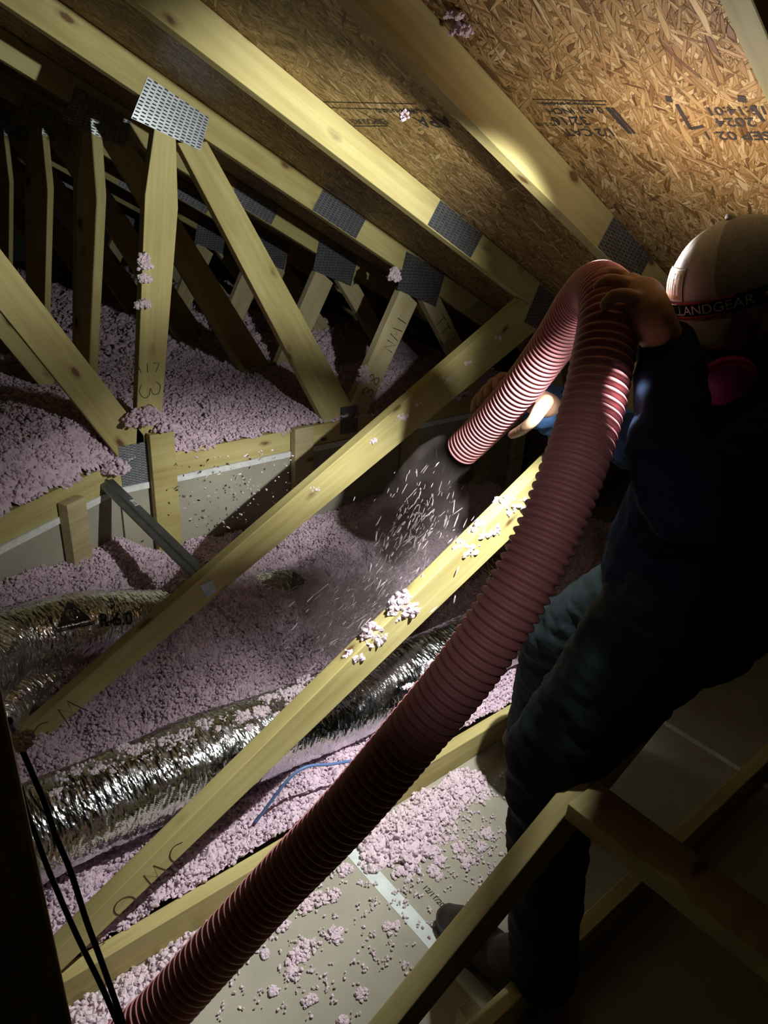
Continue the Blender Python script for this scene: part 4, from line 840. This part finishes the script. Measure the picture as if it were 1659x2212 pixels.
# respirator
R_ = Blob(); R_.ball(hl(.098, 0, -.058), (.034, .040, .042), HM).limb([hl(.09, .03, -.06), hl(.072, .066, -.092)], [.024, .022]).limb([hl(.09, -.03, -.06), hl(.072, -.066, -.092)], [.024, .022]).limb([hl(.125, 0, -.05), hl(.138, 0, -.062)], [.018, .015])
resp = R_.obj('respirator', MASKG, person, .004, 3)
for sgn in (1, -1):
    ax = np.array([.25, sgn*.9, -.25]); ax /= np.linalg.norm(ax); c0 = hl(.066, sgn*.078, -.086); axw = HM@ax
    bm = bmesh.new(); bmesh.ops.create_cone(bm, segments=40, radius1=.045, radius2=.042, depth=.020, cap_ends=True); bmesh.ops.bevel(bm, geom=[e for e in bm.edges if len(e.link_faces) == 2 and e.calc_face_angle() > .8], offset=.005, segments=3, affect='EDGES')
    o = bm_obj('filter_disc', bm, MAGENTA, resp, True); o.matrix_world = frame(c0 + axw*.012, np.cross(axw, HX), HX); 
    M_ = frame(c0+axw*.012, np.cross(axw, HZ), HZ); rr = Vector(axw); o.matrix_world = Matrix.Translation(Vector(c0+axw*.012)) @ rr.to_track_quat('Z', 'Y').to_matrix().to_4x4()
    bm = bmesh.new(); bmesh.ops.create_cone(bm, segments=24, radius1=.020, radius2=.026, depth=.02, cap_ends=True); o2 = bm_obj('filter_mount', bm, MASKG, resp, True); o2.matrix_world = Matrix.Translation(Vector(c0-axw*.004)) @ rr.to_track_quat('Z', 'Y').to_matrix().to_4x4()
St = Blob(); St.limb([hl(.075, .05, -.05), hl(.03, .078, -.06), hl(-.05, .072, -.055), hl(-.10, .03, -.05)], [.006, .006, .006, .006]); St.obj('mask_strap', BLACK, resp, .003, 2)
bpy.context.view_layer.update()
# thumb nail
p = atT(1112, 936, -.053); bm = bmesh.new(); bmesh.ops.create_icosphere(bm, subdivisions=2, radius=1.0); o = bm_obj('thumb_nail', bm, NAIL, person, True)
o.matrix_world = frame(p, atT(1130, 922, -.045)-atT(1100, 941, -.045), UP) @ Matrix.Diagonal((.0085, .0055, .003, 1))

# ------------------------------------------------------------------ flying wool and dust at the hose mouth
tipP = PT[-1]; tdir = PT[-1]-PT[-30]; tdir /= np.linalg.norm(tdir)
path = smooth_pts([tipP, tipP+tdir*.12, atD(895, 1150, 2.12), atD(815, 1270, 2.16), atD(700, 1390, 2.16)], 16)
rng = np.random.default_rng(77); VV = []; FF = []; nb = 0
def wisp(c, d, L, w):
    global nb
    d = d + rng.normal(0, .22, 3); d /= np.linalg.norm(d); a = np.cross(d, rng.normal(size=3)); a /= np.linalg.norm(a); b2 = np.cross(d, a); tv, tf = TEMP1[rng.integers(0, 6)]
    VV.append(c + tv[:, :1]*d*L + tv[:, 1:2]*a*w + tv[:, 2:]*b2*w); FF.append(tf+nb); nb += len(tv)
def pd(k): k = min(max(k, 1), len(path)-2); d = path[k+1]-path[k-1]; return d/np.linalg.norm(d)
for _ in range(620):
    u = .30+.70*rng.random()**.8; k = int(u*(len(path)-1)); sp = .012+.085*u; w = rng.uniform(.0008, .0022); wisp(path[k] + rng.normal(0, 1, 3)*sp, pd(k), w*rng.uniform(2, 13), w*.8)
for _ in range(150): w = rng.uniform(.0012, .0034); wisp(atD(rng.uniform(395, 640), rng.uniform(970, 1140), rng.uniform(2.3, 2.8)), rng.normal(size=3), w*rng.uniform(1, 3), w)
for _ in range(60): w = rng.uniform(.001, .0028); wisp(atD(rng.uniform(800, 990), rng.uniform(1120, 1320), rng.uniform(1.75, 2.1)), pd(40), w*rng.uniform(2, 8), w)
setp(mesh_obj('insulation_flakes', np.concatenate(VV), np.concatenate(FF), PINK_PALE), 'white flakes of insulation flying from the hose mouth', 'insulation', kind='stuff')
Vd, Fd = tube(np.array([path[int(k)] for k in np.linspace(0, len(path)-1, 14)]), lambda i, th: .040 + .017*i + 0*th, 20)
m, nt, b = mat('wool_dust'); nt.nodes.remove(b); pv = N(nt, 'ShaderNodeVolumePrincipled'); pv.inputs['Color'].default_value = (.72, .58, .56, 1); pv.inputs['Anisotropy'].default_value = .1
tc = N(nt, 'ShaderNodeTexCoord'); nz = N(nt, 'ShaderNodeTexNoise', i_Scale=9.0, i_Detail=4.0); nt.links.new(tc.outputs['Object'], nz.inputs['Vector'])
nt.links.new(mathn(nt, 'MULTIPLY', ramp(nt, [(.38, (0, 0, 0)), (.66, (1, 1, 1))], nz.outputs[0]), 4.6), pv.inputs['Density']); nt.links.new(pv.outputs[0], nt.nodes['Material Output'].inputs['Volume'])
dust = mesh_obj('dust_haze', Vd, Fd, m, None, True); setp(dust, 'pinkish dust cloud below the hose mouth', 'dust', kind='stuff')

# ------------------------------------------------------------------ small things near the bottom edge
q = atZ(1012, 2205, .05); o = setp(box_obj('timber_offcut', (q[0]-.019, q[1]-.30, .001), (q[0]+.019, q[1]+.02, .089), WOOD_PALE, bevel=.003), 'pale end of a short board at the bottom edge', 'timber', kind='thing')
